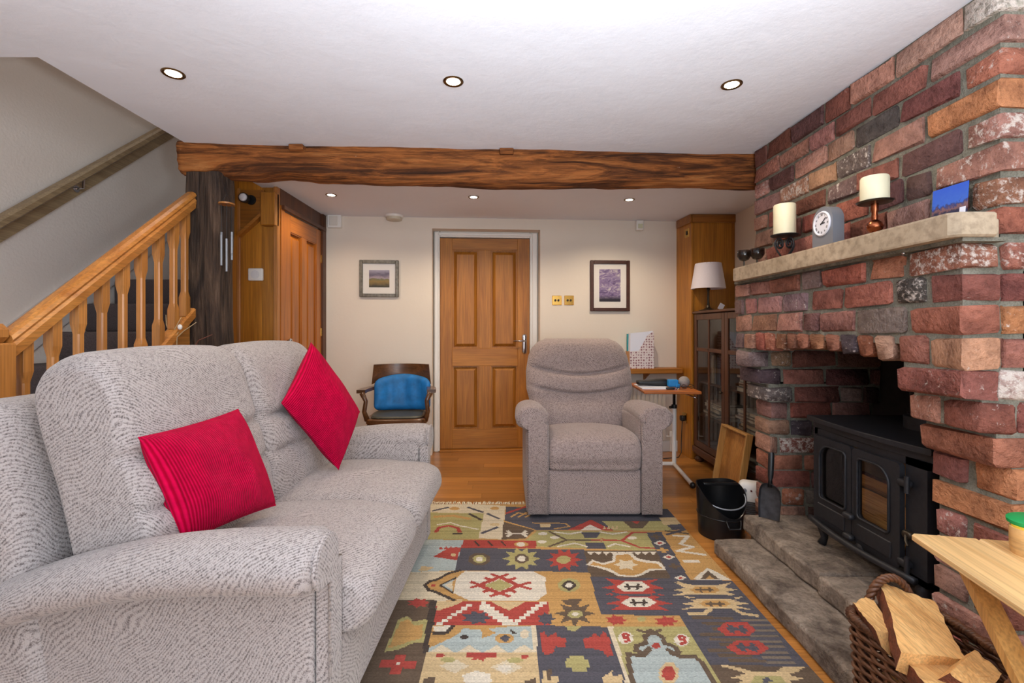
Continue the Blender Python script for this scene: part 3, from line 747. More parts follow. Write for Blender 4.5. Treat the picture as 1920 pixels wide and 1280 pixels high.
def baluster(Y):
    zb=BR(Y)-.01; zt=HR(Y)-.075; L_=zt-zb; w=.0185
    rows=[(zb,w,0),(zb+.10,w,0),(zb+.13,w*.78,.55),(zt-.15,w*.78,.55),(zt-.11,w*1.0,0),(zt+.02,w*1.0,0)]
    V=[];Fc=[];n=8
    for z,ww,c in rows:
        k=ww*(1-c*.62) if c else ww*.98
        pts=[(ww,-k),(ww,k),(k,ww),(-k,ww),(-ww,k),(-ww,-k),(-k,-ww),(k,-ww)]
        for a,b in pts: V.append(Vector((-1.70+a,Y+b,z)))
    for r in range(len(rows)-1):
        for i in range(n): Fc.append((r*n+i,r*n+(i+1)%n,(r+1)*n+(i+1)%n,(r+1)*n+i))
    Fc.append(tuple(range(n))[::-1]); Fc.append(tuple((len(rows)-1)*n+i for i in range(n)))
    return V,Fc
for px in (44,99,147,191,230,264,297,325,346): ob('baluster',baluster(F*1.70/(CX-px)),M['pine'],bn,w=True)
wr_=thing('wall_handrail','brown wooden handrail on the greige stair wall','handrail',(-2.62,3.0,1.9))
WRf=lambda Y:H+.2275*2.62+.844*(Y-.9206*2.62)
ob('rail_bar',rail(WRf,1.6,4.2,[(-.03,-.06),(.02,-.06),(.035,-.045),(.035,-.012),(.02,0),(-.02,0),(-.035,-.012),(-.035,-.045)],-2.60),M['railw'],wr_,w=True)
ob('rail_backing',rail(lambda Y:WRf(Y)-.085,1.6,4.2,[(-.012,-.085),(.012,-.085),(.012,0),(-.012,0)],-2.658),M['railw'],wr_,w=True)
for Yb in (F*2.62/(CX-150),3.75,1.9):
    z=WRf(Yb)-.06
    ob('rail_bracket',cat(tube([(-2.645,Yb,z-.06),(-2.60,Yb,z-.055),(-2.598,Yb,z)],.007),mv(rot(lathe([(.022,0),(.022,.006)],12),math.pi/2,'Y'),-2.647,Yb,z-.06)),M['chrome'],wr_,w=True,smooth=40,label='chrome rail bracket')
# ================================================================== SOFA, ARMCHAIR, CUSHIONS
def pnoise(v,f,a,o=0): return mnoise.noise(Vector((v[0]*f+o,v[1]*f,v[2]*f)))*a
def roll_arm(side,L_,R,zf,zb,nseg=26,nr=30,ext=.055,yf=0):
    """padded roll arm along local y (0 = front), centre line at x=0, rolls out to -side; drops towards the rear"""
    V=[];Fc=[]
    prof=[]
    for k in range(nr):
        a=2*math.pi*k/nr; r=R*(1+.06*math.cos(2*a)); prof.append((r*math.cos(a)*1.12,r*math.sin(a)*.92))
    ends=[(0,0.0,.35),(0,.004,.7),(0,.012,.9)]
    st=[(.0,.40),(.003,.72),(.012,.90),(.03,.99)]
    ys=[s[0] for s in st]+[.03+(L_-.09)*i/nseg for i in range(1,nseg+1)]+[L_-.03,L_-.01,L_]
    sc=[s[1] for s in st]+[1.0]*nseg+[.93,.75,.4]
    for y,s in zip(ys,sc):
        t=y/L_; zc=zf+(zb-zf)*t**2.6; k=s*(1-.22*t**1.5)
        # gathered pleats just behind the scroll
        for i,(a,b) in enumerate(prof):
            pl=1+.030*math.sin(i*2*math.pi/nr*9)*math.exp(-((y-.045)/.035)**2)
            V.append(Vector((a*k*pl,y,zc+b*k*pl)))
    m=len(ys)
    for j in range(m-1):
        for i in range(nr): Fc.append((j*nr+i,j*nr+(i+1)%nr,(j+1)*nr+(i+1)%nr,(j+1)*nr+i))
    Fc.append(tuple(range(nr))[::-1]); Fc.append(tuple((m-1)*nr+i for i in range(nr)))
    return V,Fc
def scroll_front(side,R,zc,zbase,wb):
    """flat facing panel on the front of an arm: a round scroll flowing down to a stem"""
    pts=[]
    for k in range(20):
        a=math.radians(-40+260*k/19)
        pts.append((-side*0+R*.8*math.cos(a)*(1),zc+R*.78*math.sin(a)))
    s=side
    xi=wb      # inner edge
    poly=[]
    for k in range(22):
        a=math.radians(0+ (235)*k/21); poly.append((s*-1*(-R*.82*math.cos(a)),zc+R*.80*math.sin(a)))
    # poly goes from inner side over the top to the outer underside
    poly=[(p[0],p[1]) for p in poly]
    poly+= [(-s*R*.25,zc-R*.95),(-s*R*.18,zbase),(s*R*.82,zbase)]
    return poly
def cushion_prof(pts,x0,x1,n=20,rx=.07,fn=None):
    """upholstered cushion: closed profile pts (y,z) swept along x with rounded, tucked ends"""
    V=[];Fc=[];m=len(pts)
    cy=sum(p[0] for p in pts)/m; cz=sum(p[1] for p in pts)/m
    xs=[];ss=[]
    for t in (0,.12,.3,.55,.8): xs.append(x0+rx*(1-math.cos(t*math.pi/2))); ss.append(.42+.58*math.sin(t*math.pi/2))
    for i in range(n+1): xs.append(x0+rx+(x1-x0-2*rx)*i/n); ss.append(1)
    for t in (.8,.55,.3,.12,0): xs.append(x1-rx*(1-math.cos(t*math.pi/2))); ss.append(.42+.58*math.sin(t*math.pi/2))
    for x,s in zip(xs,ss):
        for (y,z) in pts:
            # ends shrink by a fixed amount towards the centre line
            dy,dz=y-cy,z-cz; l=math.hypot(dy,dz); k=max(.2,(l-rx*(1-s)*1.35)/l) if l>0 else 1
            p=Vector((x,cy+dy*k,cz+dz*k))
            if fn: p=fn(p,(x-x0)/(x1-x0))
            V.append(p)
    M_=len(xs)
    for j in range(M_-1):
        for i in range(m): Fc.append((j*m+i,j*m+(i+1)%m,(j+1)*m+(i+1)%m,(j+1)*m+i))
    Fc.append(tuple(range(m))[::-1]); Fc.append(tuple((M_-1)*m+i for i in range(m)))
    return V,Fc
def smooth_loop(pts,n=64):
    """closed Catmull-Rom through pts"""
    out=[];m=len(pts)
    per=max(2,n//m)
    for i in range(m):
        p0,p1,p2,p3=[Vector((*pts[(i+k-1)%m],0)) for k in range(4)]
        for j in range(per):
            t=j/per
            q=.5*((2*p1)+(-p0+p2)*t+(2*p0-5*p1+4*p2-p3)*t*t+(-p0+3*p1-3*p2+p3)*t**3)
            out.append((q.x,q.y))
    return out

# ---- sofa: local x = along the sofa (near -> far), local y = front -> back, origin at near front corner
so=thing('two_seat_sofa','light grey two-seat sofa with rolled arms along the left','sofa',(-.4397,1.14,0),math.radians(90-2.3))
SL=1.395
fs=M['sofa']
ob('base',mv(rbox(SL-.20,.80,.27,.02,16),SL/2,.45,.175),fs,so,smooth=True)
ob('seat_rail',mv(rbox(SL-.22,.05,.25,.02,14),SL/2,.035,.18),fs,so,smooth=True)
def armset(x_in,side,par,L_=.92,zf=.562,zb=.425,R=.083,fs=fs,base=.04,name='arm',thick=.125,yo=0,ov=.034):
    # side=+1: arm at the low-x end (inner face towards +x)
    xo=x_in-side*thick
    xc=x_in-side*(thick*.5+ov)
    a,b=sorted((x_in,xo))
    hh=(zf-base)/2; pan=rbox(b-a,L_-.03,zf-base,.02,14,lambda v:Vector((v[0],v[1],v[2]-(zf-zb)*max(0,(v[1]+L_/2)/L_)**2.6*max(0,v[2]/hh))))
    p=ob('arm_panel',mv(pan,(a+b)/2,L_/2+.01+yo,(zf+base)/2),fs,par,smooth=True)
    r=roll_arm(side,L_,R,zf,zb); r=mv(r,xc,-.012+yo,0)
    ob('arm_roll',r,fs,par,smooth=True)
    # scroll facing
    pol=[]
    for k in range(24):
        an=math.radians(-20+255*k/23); pol.append((xc+side*R*.80*math.cos(an),zf+R*.74*math.sin(an)))
    pol+=[(xo+side*.012,zf-R*.72),(xo+side*.012,base+.015),(x_in-side*.01,base+.015),(x_in-side*.008,zf-R*.35)]
    V=[];n=len(pol)
    for yy,s in ((0.02,1.0),(-.016,1.0),(-.024,.94)):
        cx=sum(q[0] for q in pol)/n; cz=sum(q[1] for q in pol)/n
        for q in pol: V.append(Vector((cx+(q[0]-cx)*s,yy,cz+(q[1]-cz)*(s if s==1 else .985))))
    Fc=[(j*n+i,j*n+(i+1)%n,(j+1)*n+(i+1)%n,(j+1)*n+i) for j in range(2) for i in range(n)]+[tuple(2*n+i for i in range(n))[::-1]]
    ob('arm_facing',mv((V,Fc),0,yo,0),fs,par,smooth=45)
    # piping round the scroll
    path=[Vector((q[0],-.017+yo,q[1])) for q in pol]
    ob('arm_piping',tube(path,.0055,6,closed=True),fs,par,smooth=True)
armset(.135,1,so,yo=.03,zb=.40,R=.086,thick=.085,ov=.058); armset(SL-.135,-1,so,yo=.03,zb=.40,R=.086,thick=.085,ov=.058)
ob('back_frame',mv(rbox(SL-.05,.17,.90,.05,18,lambda v:Vector((v[0],v[1]+.16*(v[2]+.45)/.9,v[2]))),SL/2,.81,.50),fs,so,smooth=True)
seat_p=smooth_loop([(-.055,.33),(-.075,.385),(-.04,.445),(.08,.472),(.3,.478),(.5,.462),(.6,.44),(.61,.36),(.5,.31),(.2,.305),(.02,.30)],66)
for k in range(2):
    a=.133+k*.5655; b=a+.562
    def fn(p,t,k=k): 
        crown=math.sin(math.pi*min(1,max(0,t)))
        return p+Vector((0,0,(.022*crown if p.z>.4 else 0)+pnoise(p,7,.006,k*9)))
    ob('seat_cushion',cushion_prof(seat_p,a,b,22,.05,fn),fs,so,smooth=True)
back_p=smooth_loop([(.50,.44),(.497,.56),(.54,.74),(.585,.90),(.62,1.00),(.675,1.065),(.75,1.078),(.83,1.04),(.86,.96),(.825,.80),(.765,.62),(.71,.45),(.6,.42)],130)
for k in range(2):
    a=.08+k*.618; b=a+.616
    def fn(p,t,k=k):
        s=math.sin(math.pi*min(1,max(0,t)))
        d=Vector((0,0,0))
        front=p.y<.56+.28*(p.z-.5)
        if front:
            for zc,dep in ((.80,.042),(.655,.036)):
                zz=zc-.018*math.cos((t-.5)*3.1)
                wgt=min(1,max(0,1.25-abs(t-.5)*1.5))
                d.y+=dep*wgt*math.exp(-((p.z-zz)/.013)**2)
            d.y-=.010*s*math.sin(min(1,max(0,(p.z-.45)/.6))*math.pi)
        d.z+=.012*s if p.z>1.0 else 0
        d.y+=pnoise(p,6,.008,k*5)
        return p+d
    ob('back_cushion',cushion_prof(back_p,a,b,24,.065,fn),fs,so,smooth=True)
for x in (.08,SL-.08):
    for y in (.08,.85): ob('foot',mv(lathe([(.02,0),(.028,.02),(.028,.045)],12),x,y,0),M['blackpl'],so,smooth=40)

# ---- armchair
ac=thing('recliner_armchair','mushroom-brown recliner armchair facing us in front of the oak door','armchair',(.5475,2.80,.006),0)
fc=M['chair']
ob('base_front',mv(rbox(.565,.06,.275,.02,12),0,.03,.152),fc,ac,smooth=True)
ob('base_body',mv(rbox(.66,.56,.26,.03,12),0,.33,.16),fc,ac,smooth=True)
for sd in (1,-1):
    armset(-.275*sd,sd,ac,.66,.598,.545,.088,fc,.012,thick=.135)
seat2=smooth_loop([(-.03,.33),(-.045,.385),(-.02,.455),(.07,.490),(.25,.488),(.42,.47),(.52,.455),(.53,.38),(.4,.30),(.2,.292),(.0,.285)],66)
ob('seat_cushion',cushion_prof(seat2,-.278,.278,20,.045,lambda p,t:p+Vector((0,0,(.018*math.sin(math.pi*min(1,max(0,t))) if p.z>.42 else 0)+pnoise(p,8,.005)))),fc,ac,smooth=True)
def chair_back():
    V=[];Fc=[];nu,nv=40,52
    ztop,zbot=1.066,.44
    def half(z):
        t=(z-zbot)/(ztop-zbot)
        pts=[(0,.30),(.18,.345),(.42,.384),(.62,.386),(.80,.366),(.90,.335),(.96,.295),(1.0,.235)]
        for (a,b),(c,d) in zip(pts,pts[1:]):
            if a<=t<=c: return b+(d-b)*(t-a)/(c-a)
        return pts[-1][1]
    for sidef in (0,1):
        for j in range(nv+1):
            z=zbot+(ztop-zbot)*j/nv; t=j/nv
            hw=half(z)
            for i in range(nu+1):
                u=-1+2*i/nu; us=math.copysign(1-(1-abs(u))**1.6,u)
                x=us*hw
                edge=max(.10,(1-abs(us)**5)**.5)
                top=max(.15,min(1,((1-t)/.06))**.5) if t>.94 else 1
                th=(.095 if sidef==0 else .075)*edge*top
                yc=.50+.20*t
                y=yc-th if sidef==0 else yc+th
                if sidef==0:
                    for zc,dp in ((.857,.048),(.722,.045)):
                        zz=zc-.042*math.cos(x/hw*2.0)+.0
                        wgt=min(1,max(0,(1.0-abs(us))*3.2))
                        y+=dp*wgt*math.exp(-((z-zz)/.011)**2)
                    # rolls bulge between the creases
                    y-=.020*edge*abs(math.sin((z-.44)/.21*math.pi))
                    y+=pnoise((x,y,z),7,.006)
                V.append(Vector((x,y,z)))
    n=nu+1; off=n*(nv+1)
    for s in (0,1):
        for j in range(nv):
            for i in range(nu):
                a=s*off+j*n+i; Fc.append((a,a+1,a+1+n,a+n) if s==0 else (a,a+n,a+n+1,a+1))
    for j in range(nv):
        for i in (0,nu): a=j*n+i; Fc.append((a,a+n,a+n+off,a+off))
    for i in range(nu):
        for j in (0,nv): a=j*n+i; Fc.append((a,a+1,a+1+off,a+off))
    return V,Fc
ob('backrest',chair_back(),fc,ac,smooth=True)
for x in (-.25,.25):
    for y in (.08,.5): ob('foot',mv(lathe([(.02,0),(.02,.03)],10),x,y,0),M['blackpl'],ac)

# ---- scatter cushions
def pillow(name,corn,label,swap=False,th=.078):
    A,B,Cc,D=[Vector(c) for c in corn]      # TL, TR, BR, BL
    n=30; V=[];Fc=[];UV=[]
    nrm=(B-A).cross(D-A).normalized()
    ctr=(A+B+Cc+D)/4
    for s in (1,-1):
        for j in range(n+1):
            for i in range(n+1):
                u,v=i/n,j/n; uu,vv=2*u-1,2*v-1
                # sides bow in a little between the corners
                k=.045
                u2=uu*(1-k*(1-vv*vv)); v2=vv*(1-k*(1-uu*uu))
                a,b=(u2+1)/2,(v2+1)/2
                p=(A*(1-a)+B*a)*(1-b)+(D*(1-a)+Cc*a)*b
                t=th*((1-uu**2)**.45)*((1-vv**2)**.45)
                t*=1+.22*mnoise.noise(Vector((uu*1.6,vv*1.6,s*3+ctr.x*7)))
                V.append(p+nrm*t*s-ctr); UV.append((v,u) if swap else (u,v))
    m=(n+1)
    for s in (0,1):
        for j in range(n):
            for i in range(n):
                a=s*m*m+j*m+i; q=(a,a+1,a+1+m,a+m); Fc.append(q if s==0 else q[::-1])
    for i in range(n):
        for (a,b) in ((i,i+1),(n*m+i,n*m+i+1),(i*m,(i+1)*m),(i*m+n,(i+1)*m+n)): Fc.append((a,b,b+m*m,a+m*m))
    o=ob(name,(V,Fc),M['red'],None,smooth=True,label=label,cat_='cushion')
    o.location=ctr
    uvl=o.data.uv_layers.new(name='UVMap')
    for lp in o.data.loops: uvl.data[lp.index].uv=UV[lp.vertex_index]
    return o
pillow('scatter_cushion',[(-.975,1.235,.86),(-.945,1.65,.864),(-.79,1.61,.535),(-.92,1.335,.53)],'crimson corduroy cushion propped against the near seat back of the sofa')
pillow('scatter_cushion',[(-.94,1.955,.835),(-.92,2.21,1.085),(-.69,2.225,.75),(-.755,2.12,.50)],'crimson corduroy cushion standing on its corner at the far arm of the sofa',True)

# ================================================================== RUG
RX0,RX1,RY0,RY1=-.95,1.035,1.0,3.02
def rug():
    cs=.0062
    nx=int((RX1-RX0)/cs); ny=int((RY1-RY0)/cs)
    col={'c':S(222,206,176),'w':S(228,218,200),'n':S(74,74,86),'r':S(176,62,54),'o':S(198,152,88),'g':S(176,166,108),'l':S(176,188,186),'b':S(96,78,62),'k':S(58,46,42),'t':S(212,184,138),'s':S(120,106,92)}
    keys=list(col); grid=np.full((ny,nx),keys.index('o'),dtype=np.int32)
    gx=RX0+(np.arange(nx)+.5)*cs; gy=RY0+(np.arange(ny)+.5)*cs
    GX,GY=np.meshgrid(gx,gy)
    def fl(p): q=PZ(p[0],p[1],.006); return q.x,q.y
    def fillw(pts,c):
        pts=list(pts); xs=[p[0] for p in pts]; ys=[p[1] for p in pts]
        i0,i1=max(0,int((min(xs)-RX0)/cs)),min(nx,int((max(xs)-RX0)/cs)+2); j0,j1=max(0,int((min(ys)-RY0)/cs)),min(ny,int((max(ys)-RY0)/cs)+2)
        if i1<=i0 or j1<=j0: return
        X=GX[j0:j1,i0:i1]; Y=GY[j0:j1,i0:i1]; ins=np.zeros(X.shape,bool); n=len(pts)
        for k in range(n):
            (xa,ya),(xb,yb_)=pts[k],pts[(k+1)%n]
            if ya==yb_: continue
            cnd=((ya>Y)!=(yb_>Y))&(X<(xb-xa)*(Y-ya)/(yb_-ya)+xa); ins^=cnd
        grid[j0:j1,i0:i1][ins]=keys.index(c)
    def pg(c,*p): fillw([fl(q) for q in p],c)
    def el(c,x,y,rx,ry,n=8,ph=.39): fillw([fl((x+rx*math.cos(2*math.pi*k/n+ph),y+ry*math.sin(2*math.pi*k/n+ph))) for k in range(n)],c)
    def ln(c,w,*p):
        w_=[Vector(fl(q)) for q in p]
        for a,b in zip(w_,w_[1:]):
            d=(b-a)
            if d.length<1e-6: continue
            d.normalize(); nn=Vector((-d.y,d.x))*w/2; a2=a-d*w*.3; b2=b+d*w*.3
            fillw([a2+nn,b2+nn,b2-nn,a2-nn],c)
    def star(c,x,y,rx,ry,n=10,inn=.55):
        pts=[]
        for k in range(2*n):
            a=math.pi*k/n; r=1 if k%2==0 else inn; pts.append(fl((x+rx*r*math.cos(a),y+ry*r*math.sin(a))))
        fillw(pts,c)
    def saw(c,x0,x1,y,h,n,up=True):
        for k in range(n):
            a=x0+(x1-x0)*k/n; b=x0+(x1-x0)*(k+1)/n; pg(c,(a,y),(b,y),((a+b)/2,y-h if up else y+h))
    # hidden and out-of-frame patches
    fillw([(RX0,RY0),(RX1,RY0),(RX1,1.5),(RX0,1.5)],'b'); fillw([(-.5,1.0),(.0,1.0),(.0,1.45),(-.5,1.45)],'c'); fillw([(.0,1.0),(.45,1.0),(.45,1.5),(.0,1.5)],'n')
    fillw([(RX0,1.5),(-.42,1.5),(-.42,3.02),(RX0,3.02)],'g')
    # row 1
    pg('g',(790,960),(908,962),(897,1010),(780,1012)); pg('c',(790,940),(948,948),(942,1011),(897,1009),(908,962),(800,960))
    ln('n',.02,(878,951),(905,960)); ln('n',.02,(914,963),(935,972)); ln('n',.02,(904,999),(933,988)); ln('n',.02,(812,957),(840,951))
    el('o',852,953,10,3); el('o',928,953,9,3); el('t',928,983,10,3)
    ln('o',.03,(815,968),(850,966),(880,972)); ln('w',.012,(820,983),(845,979),(862,985),(897,992)); ln('r',.022,(817,997),(824,988),(842,985),(858,989),(862,997)); ln('k',.015,(850,1000),(866,1000)); ln('k',.02,(880,963),(902,974))
    pg('n',(948,950),(1300,955),(1300,994),(1005,993),(947,976)); ln('r',.02,(950,962),(990,948))
    for dx in (0,14,28): ln('o',.014,(958+dx,969),(972+dx,961),(986+dx,964))
    ln('o',.014,(950,978),(1000,992)); ln('o',.012,(1000,980),(1060,981),(1068,987),(1040,991)); pg('t',(1013,982),(1032,982),(1032,988),(1013,988))
    pg('r',(1065,993),(1108,974),(1150,994)); pg('w',(1088,994),(1106,983),(1130,994)); pg('g',(1150,994),(1128,976),(1240,976),(1262,994)); saw('t',1130,1160,992,7,4)
    pg('b',(1168,976),(1218,976),(1205,990),(1184,990)); pg('r',(1182,976),(1200,976),(1195,982)); pg('t',(1235,970),(1268,970),(1280,982),(1245,984)); pg('n',(1240,955),(1275,955),(1296,988),(1255,994),(1282,978),(1262,965))
    pg('b',(944,978),(1002,993),(985,1009),(941,1011)); ln('w',.012,(948,1000),(990,1000)); ln('w',.02,(952,995),(958,1000),(952,1005)); ln('w',.02,(986,995),(980,1000),(987,1005))
    pg('o',(1002,993),(1010,994),(992,1010),(985,1009))
    pg('g',(985,1012),(1008,994),(1214,998),(1236,1033),(1000,1024)); 
    for x,y in ((1018,1000),(1040,1007),(1016,1015),(1185,1008)): el('w',x,y,9,3)
    ln('b',.016,(1030,996),(1062,1012),(1125,1013)); ln('b',.016,(1062,1012),(1030,1024)); pg('n',(1090,998),(1126,998),(1119,1008),(1096,1008)); pg('n',(1098,1017),(1132,1017),(1136,1028),(1100,1028))
    ln('r',.016,(1110,1012),(1166,1013),(1186,998),(1212,998)); ln('r',.016,(1166,1013),(1200,1026),(1232,1028)); el('r',1128,1012,8,3,4,0); el('g',1128,1012,4,1.6,4,0)
    ln('w',.014,(1040,997),(1068,1001),(1090,997)); ln('w',.014,(1125,997),(1148,1001),(1175,997)); ln('w',.014,(1045,1024),(1078,1018),(1100,1024)); ln('w',.014,(1140,1024),(1153,1019),(1180,1024))
    # light blue, red strip
    pg('l',(780,1011),(870,1012),(853,1069),(770,1072)); pg('r',(812,1043),(843,1026),(864,1026),(857,1050),(832,1046)); saw('r',822,860,1030,6,4); el('t',850,1040,6,3); pg('t',(790,1060),(815,1063),(800,1070),(785,1070))
    pg('r',(870,1012),(1006,1013),(1005,1027),(864,1027)); el('o',977,1020,14,5); el('w',977,1020,8,4)
    for x in (890,915,940): ln('k',.01,(x,1015),(x+8,1023))
    # navy band with three motifs
    pg('n',(864,1027),(1095,1030),(1104,1073),(853,1069)); el('b',899,1048,22,12); el('g',899,1048,13,8); el('w',899,1048,7,5)
    star('g',978,1047,36,22,10,.62); el('b',978,1047,14,9); el('w',978,1047,8,5.5); star('r',1058,1049,34,22,10,.6); el('g',1057,1049,14,8)
    # brown patch with stepped medallion
    pg('b',(1095,1032),(1232,1032),(1259,1084),(1105,1082)); saw('w',1100,1232,1034,-6,9)
    pg('w',(1099,1059),(1110,1049),(1130,1055),(1148,1050),(1150,1036),(1182,1034),(1196,1046),(1215,1050),(1236,1052),(1252,1068),(1220,1069),(1206,1077),(1190,1082),(1160,1080),(1140,1070),(1120,1064))
    pg('o',(1105,1059),(1113,1053),(1132,1059),(1153,1053),(1155,1040),(1179,1038),(1190,1049),(1212,1054),(1232,1056),(1244,1066),(1216,1066),(1202,1074),(1187,1079),(1163,1077),(1144,1066),(1122,1061))
    star('c',1174,1058,24,11,6,.6)
    # narrow navy strip with diamonds, right ochre border
    pg('o',(1238,996),(1300,990),(1392,1088),(1292,1087)); pg('n',(1212,998),(1240,997),(1294,1087),(1259,1086))
    for x,y in ((1237,1018),(1254,1044),(1276,1083)): el('w',x,y,12,5,4,0); el('r',x,y,6,2.5,4,0)
    for x,y,c in ((1230,1006,'b'),(1243,1031,'o'),(1264,1061,'b')): ln(c,.02,(x-9,y),(x+9,y)); ln(c,.02,(x-2,y-4),(x+2,y+4))
    ln('w',.02,(1262,1004),(1290,1005),(1276,1020),(1300,1025),(1270,1033),(1300,1037),(1322,1040)); ln('w',.02,(1284,1052),(1310,1052)); ln('b',.018,(1248,995),(1290,1000)); ln('n',.02,(1250,1002),(1285,992))
    pg('w',(1300,1086),(1325,1064),(1345,1072),(1372,1087)); pg('b',(1312,1086),(1327,1069),(1350,1086)); pg('o',(1322,1086),(1330,1078),(1340,1086))
    # cream octagon and arrow
    pg('c',(760,1072),(853,1070),(880,1126),(730,1128)); pg('o',(800,1097),(808,1089),(820,1088),(842,1075),(872,1070),(856,1083),(850,1112),(884,1126),(850,1124),(818,1109),(806,1105))
    ln('k',.016,(797,1097),(806,1089),(818,1087),(842,1074),(862,1069)); ln('k',.016,(797,1097),(804,1106),(818,1110),(852,1126)); el('r',812,1097,5,2.5)
    ln('k',.014,(855,1083),(826,1097),(850,1111)); pg('c',(850,1087),(833,1097),(848,1107)); ln('l',.01,(851,1087),(831,1097),(848,1107))
    pg('o',(1000,1070),(1106,1074),(1126,1152),(1142,1174),(1028,1174),(1000,1126))
    pg('w',(872,1070),(1000,1071),(1022,1081),(1025,1112),(1006,1126),(880,1126),(851,1112),(855,1084))
    ln('r',.022,(897,1097),(937,1081),(972,1097),(937,1112),(897,1097)); pg('g',(906,1097),(938,1085),(962,1097),(937,1108))
    for a,b,c,d in ((922,1076,942,1083),(952,1076,932,1083),(910,1083,926,1088),(966,1083,950,1088),(884,1091,906,1098),(884,1101,906,1095),(994,1091,968,1098),(994,1103,968,1096),(907,1109,922,1104),(966,1109,952,1104),(920,1117,942,1110),(954,1117,932,1110)): ln('r',.018,(a,b),(c,d))
    el('g',1067,1097,22,13,10); star('k',1067,1097,15,10,4,.8); el('w',1067,1097,7,5)
    star('b',1078,1150,40,26,8,.5); pg('b',(1052,1124),(1092,1122),(1082,1134),(1062,1134)); el('g',1079,1151,15,8); el('w',1079,1151,7,4)
    # navy with red hooks and two white hexagons
    pg('n',(1106,1081),(1260,1084),(1277,1154),(1127,1151))
    for cx,cy,s in ((1187,1100,1),(1198,1129,1.08)):
        pg('r',(cx-52*s,cy-16),(cx-20,cy-12),(cx+20,cy-12),(cx+48*s,cy-15),(cx+30,cy-6),(cx+60*s,cy+3),(cx+34,cy+5),(cx+54*s,cy+15),(cx+15,cy+13),(cx-15,cy+13),(cx-50*s,cy+14),(cx-34,cy+5),(cx-60*s,cy+2),(cx-34,cy-4))
        pg('w',(cx-31*s,cy),(cx-16,cy-10),(cx+16,cy-10),(cx+31*s,cy),(cx+16,cy+9),(cx-16,cy+9))
        ln('k',.012,(cx-16,cy),(cx+16,cy)); ln('k',.012,(cx-10,cy-5),(cx-8,cy+5)); ln('k',.012,(cx+10,cy-5),(cx+8,cy+5))
    ln('n',.014,(1135,1108),(1160,1114),(1140,1120)); ln('n',.014,(1245,1108),(1225,1114),(1250,1120))
    # navy right, cream and ochre double hexagon
    pg('n',(1259,1086),(1392,1088),(1452,1157),(1276,1154))
    for cx,cy,s in ((1322,1106,1),(1341,1132,1.05)):
        pg('t',(cx-58*s,cy-15),(cx-26,cy-10),(cx+26,cy-10),(cx+50*s,cy-15),(cx+36,cy-5),(cx+62*s,cy-1),(cx+38,cy+3),(cx+64*s,cy+10),(cx+26,cy+9),(cx-24,cy+9),(cx-62*s,cy+10),(cx-38,cy+4),(cx-60*s,cy),(cx-38,cy-4))
        pg('o',(cx-28*s,cy),(cx-18,cy-7),(cx+18,cy-7),(cx+28*s,cy),(cx+18,cy+6),(cx-18,cy+6)); ln('b',.012,(cx-16,cy),(cx+16,cy)); ln('b',.01,(cx-9,cy-4),(cx-7,cy+4)); ln('b',.01,(cx+8,cy-4),(cx+10,cy+4))
    ln('t',.018,(1292,1150),(1322,1150),(1332,1142)); ln('t',.018,(1420,1154),(1392,1150),(1376,1142)); ln('t',.016,(1272,1091),(1290,1098)); ln('n',.012,(1290,1116),(1318,1119),(1292,1124)); ln('n',.012,(1385,1116),(1352,1119),(1390,1125))
    for k in range(16): ln('w',.008,(1384+k*9.6,1096+k*10.6),(1391+k*9.6,1097+k*10.6))
    # ochre strip with red blots
    pg('o',(1126,1151),(1275,1154),(1290,1175),(1128,1174)); star('r',1155,1162,22,11,7,.6); star('r',1249,1164,24,11,7,.6); el('g',1203,1160,9,5)
    # slate and brown field with red hexagons
    pg('n',(1275,1154),(1452,1157),(1530,1250),(1332,1248))
    for k in range(9): y=1158+k*10; ln('b',.018,(1300+k*5+(k%3)*14,y),(1372+k*8-(k%2)*20,y+1)); ln('s',.012,(1390+k*6,y+4),(1440+k*6,y+4))
    for cx,cy,s in ((1381,1179,1),(1402,1213,1.08)):
        pg('r',(cx-37*s,cy),(cx-22,cy-12*s),(cx+20,cy-12*s),(cx+37*s,cy+2),(cx+22,cy+13*s),(cx-20,cy+12*s)); ln('n',.018,(cx-16,cy),(cx+18,cy+1)); ln('n',.018,(cx-12,cy-6),(cx-8,cy+6)); ln('n',.018,(cx+8,cy-6),(cx+13,cy+6))
    # olive with light blue ornament
    pg('g',(1140,1174),(1288,1174),(1358,1290),(1178,1290)); pg('c',(1137,1174),(1149,1174),(1184,1290),(1172,1290))
    for x,y,s in ((1173,1195,1),(1278,1199,1)): 
        el('w',x,y,15,12); ln('r',.013,(x-4,y-7),(x+5,y-6)); ln('r',.013,(x-4,y-6),(x-2,y)); ln('r',.013,(x-2,y),(x+6,y)); ln('r',.013,(x+5,y+1),(x+6,y+6)); ln('r',.013,(x-2,y+7),(x+6,y+6))
    orn=[(1219,1187),(1208,1192),(1212,1205),(1194,1210),(1192,1220),(1212,1224),(1218,1214),(1206,1229),(1178,1226),(1180,1252),(1190,1290),(1345,1290),(1328,1262),(1314,1240),(1302,1230),(1274,1231),(1252,1217),(1262,1226),(1274,1222),(1264,1211),(1248,1206),(1243,1195),(1232,1187)]
    pg('l',*orn); ln('b',.018,*(orn+[orn[0]])); ln('b',.014,(1196,1180),(1210,1184),(1219,1180),(1230,1184),(1240,1180)); el('r',1230,1210,8,6)
    el('t',1254,1262,20,22); el('r',1254,1262,13,14)
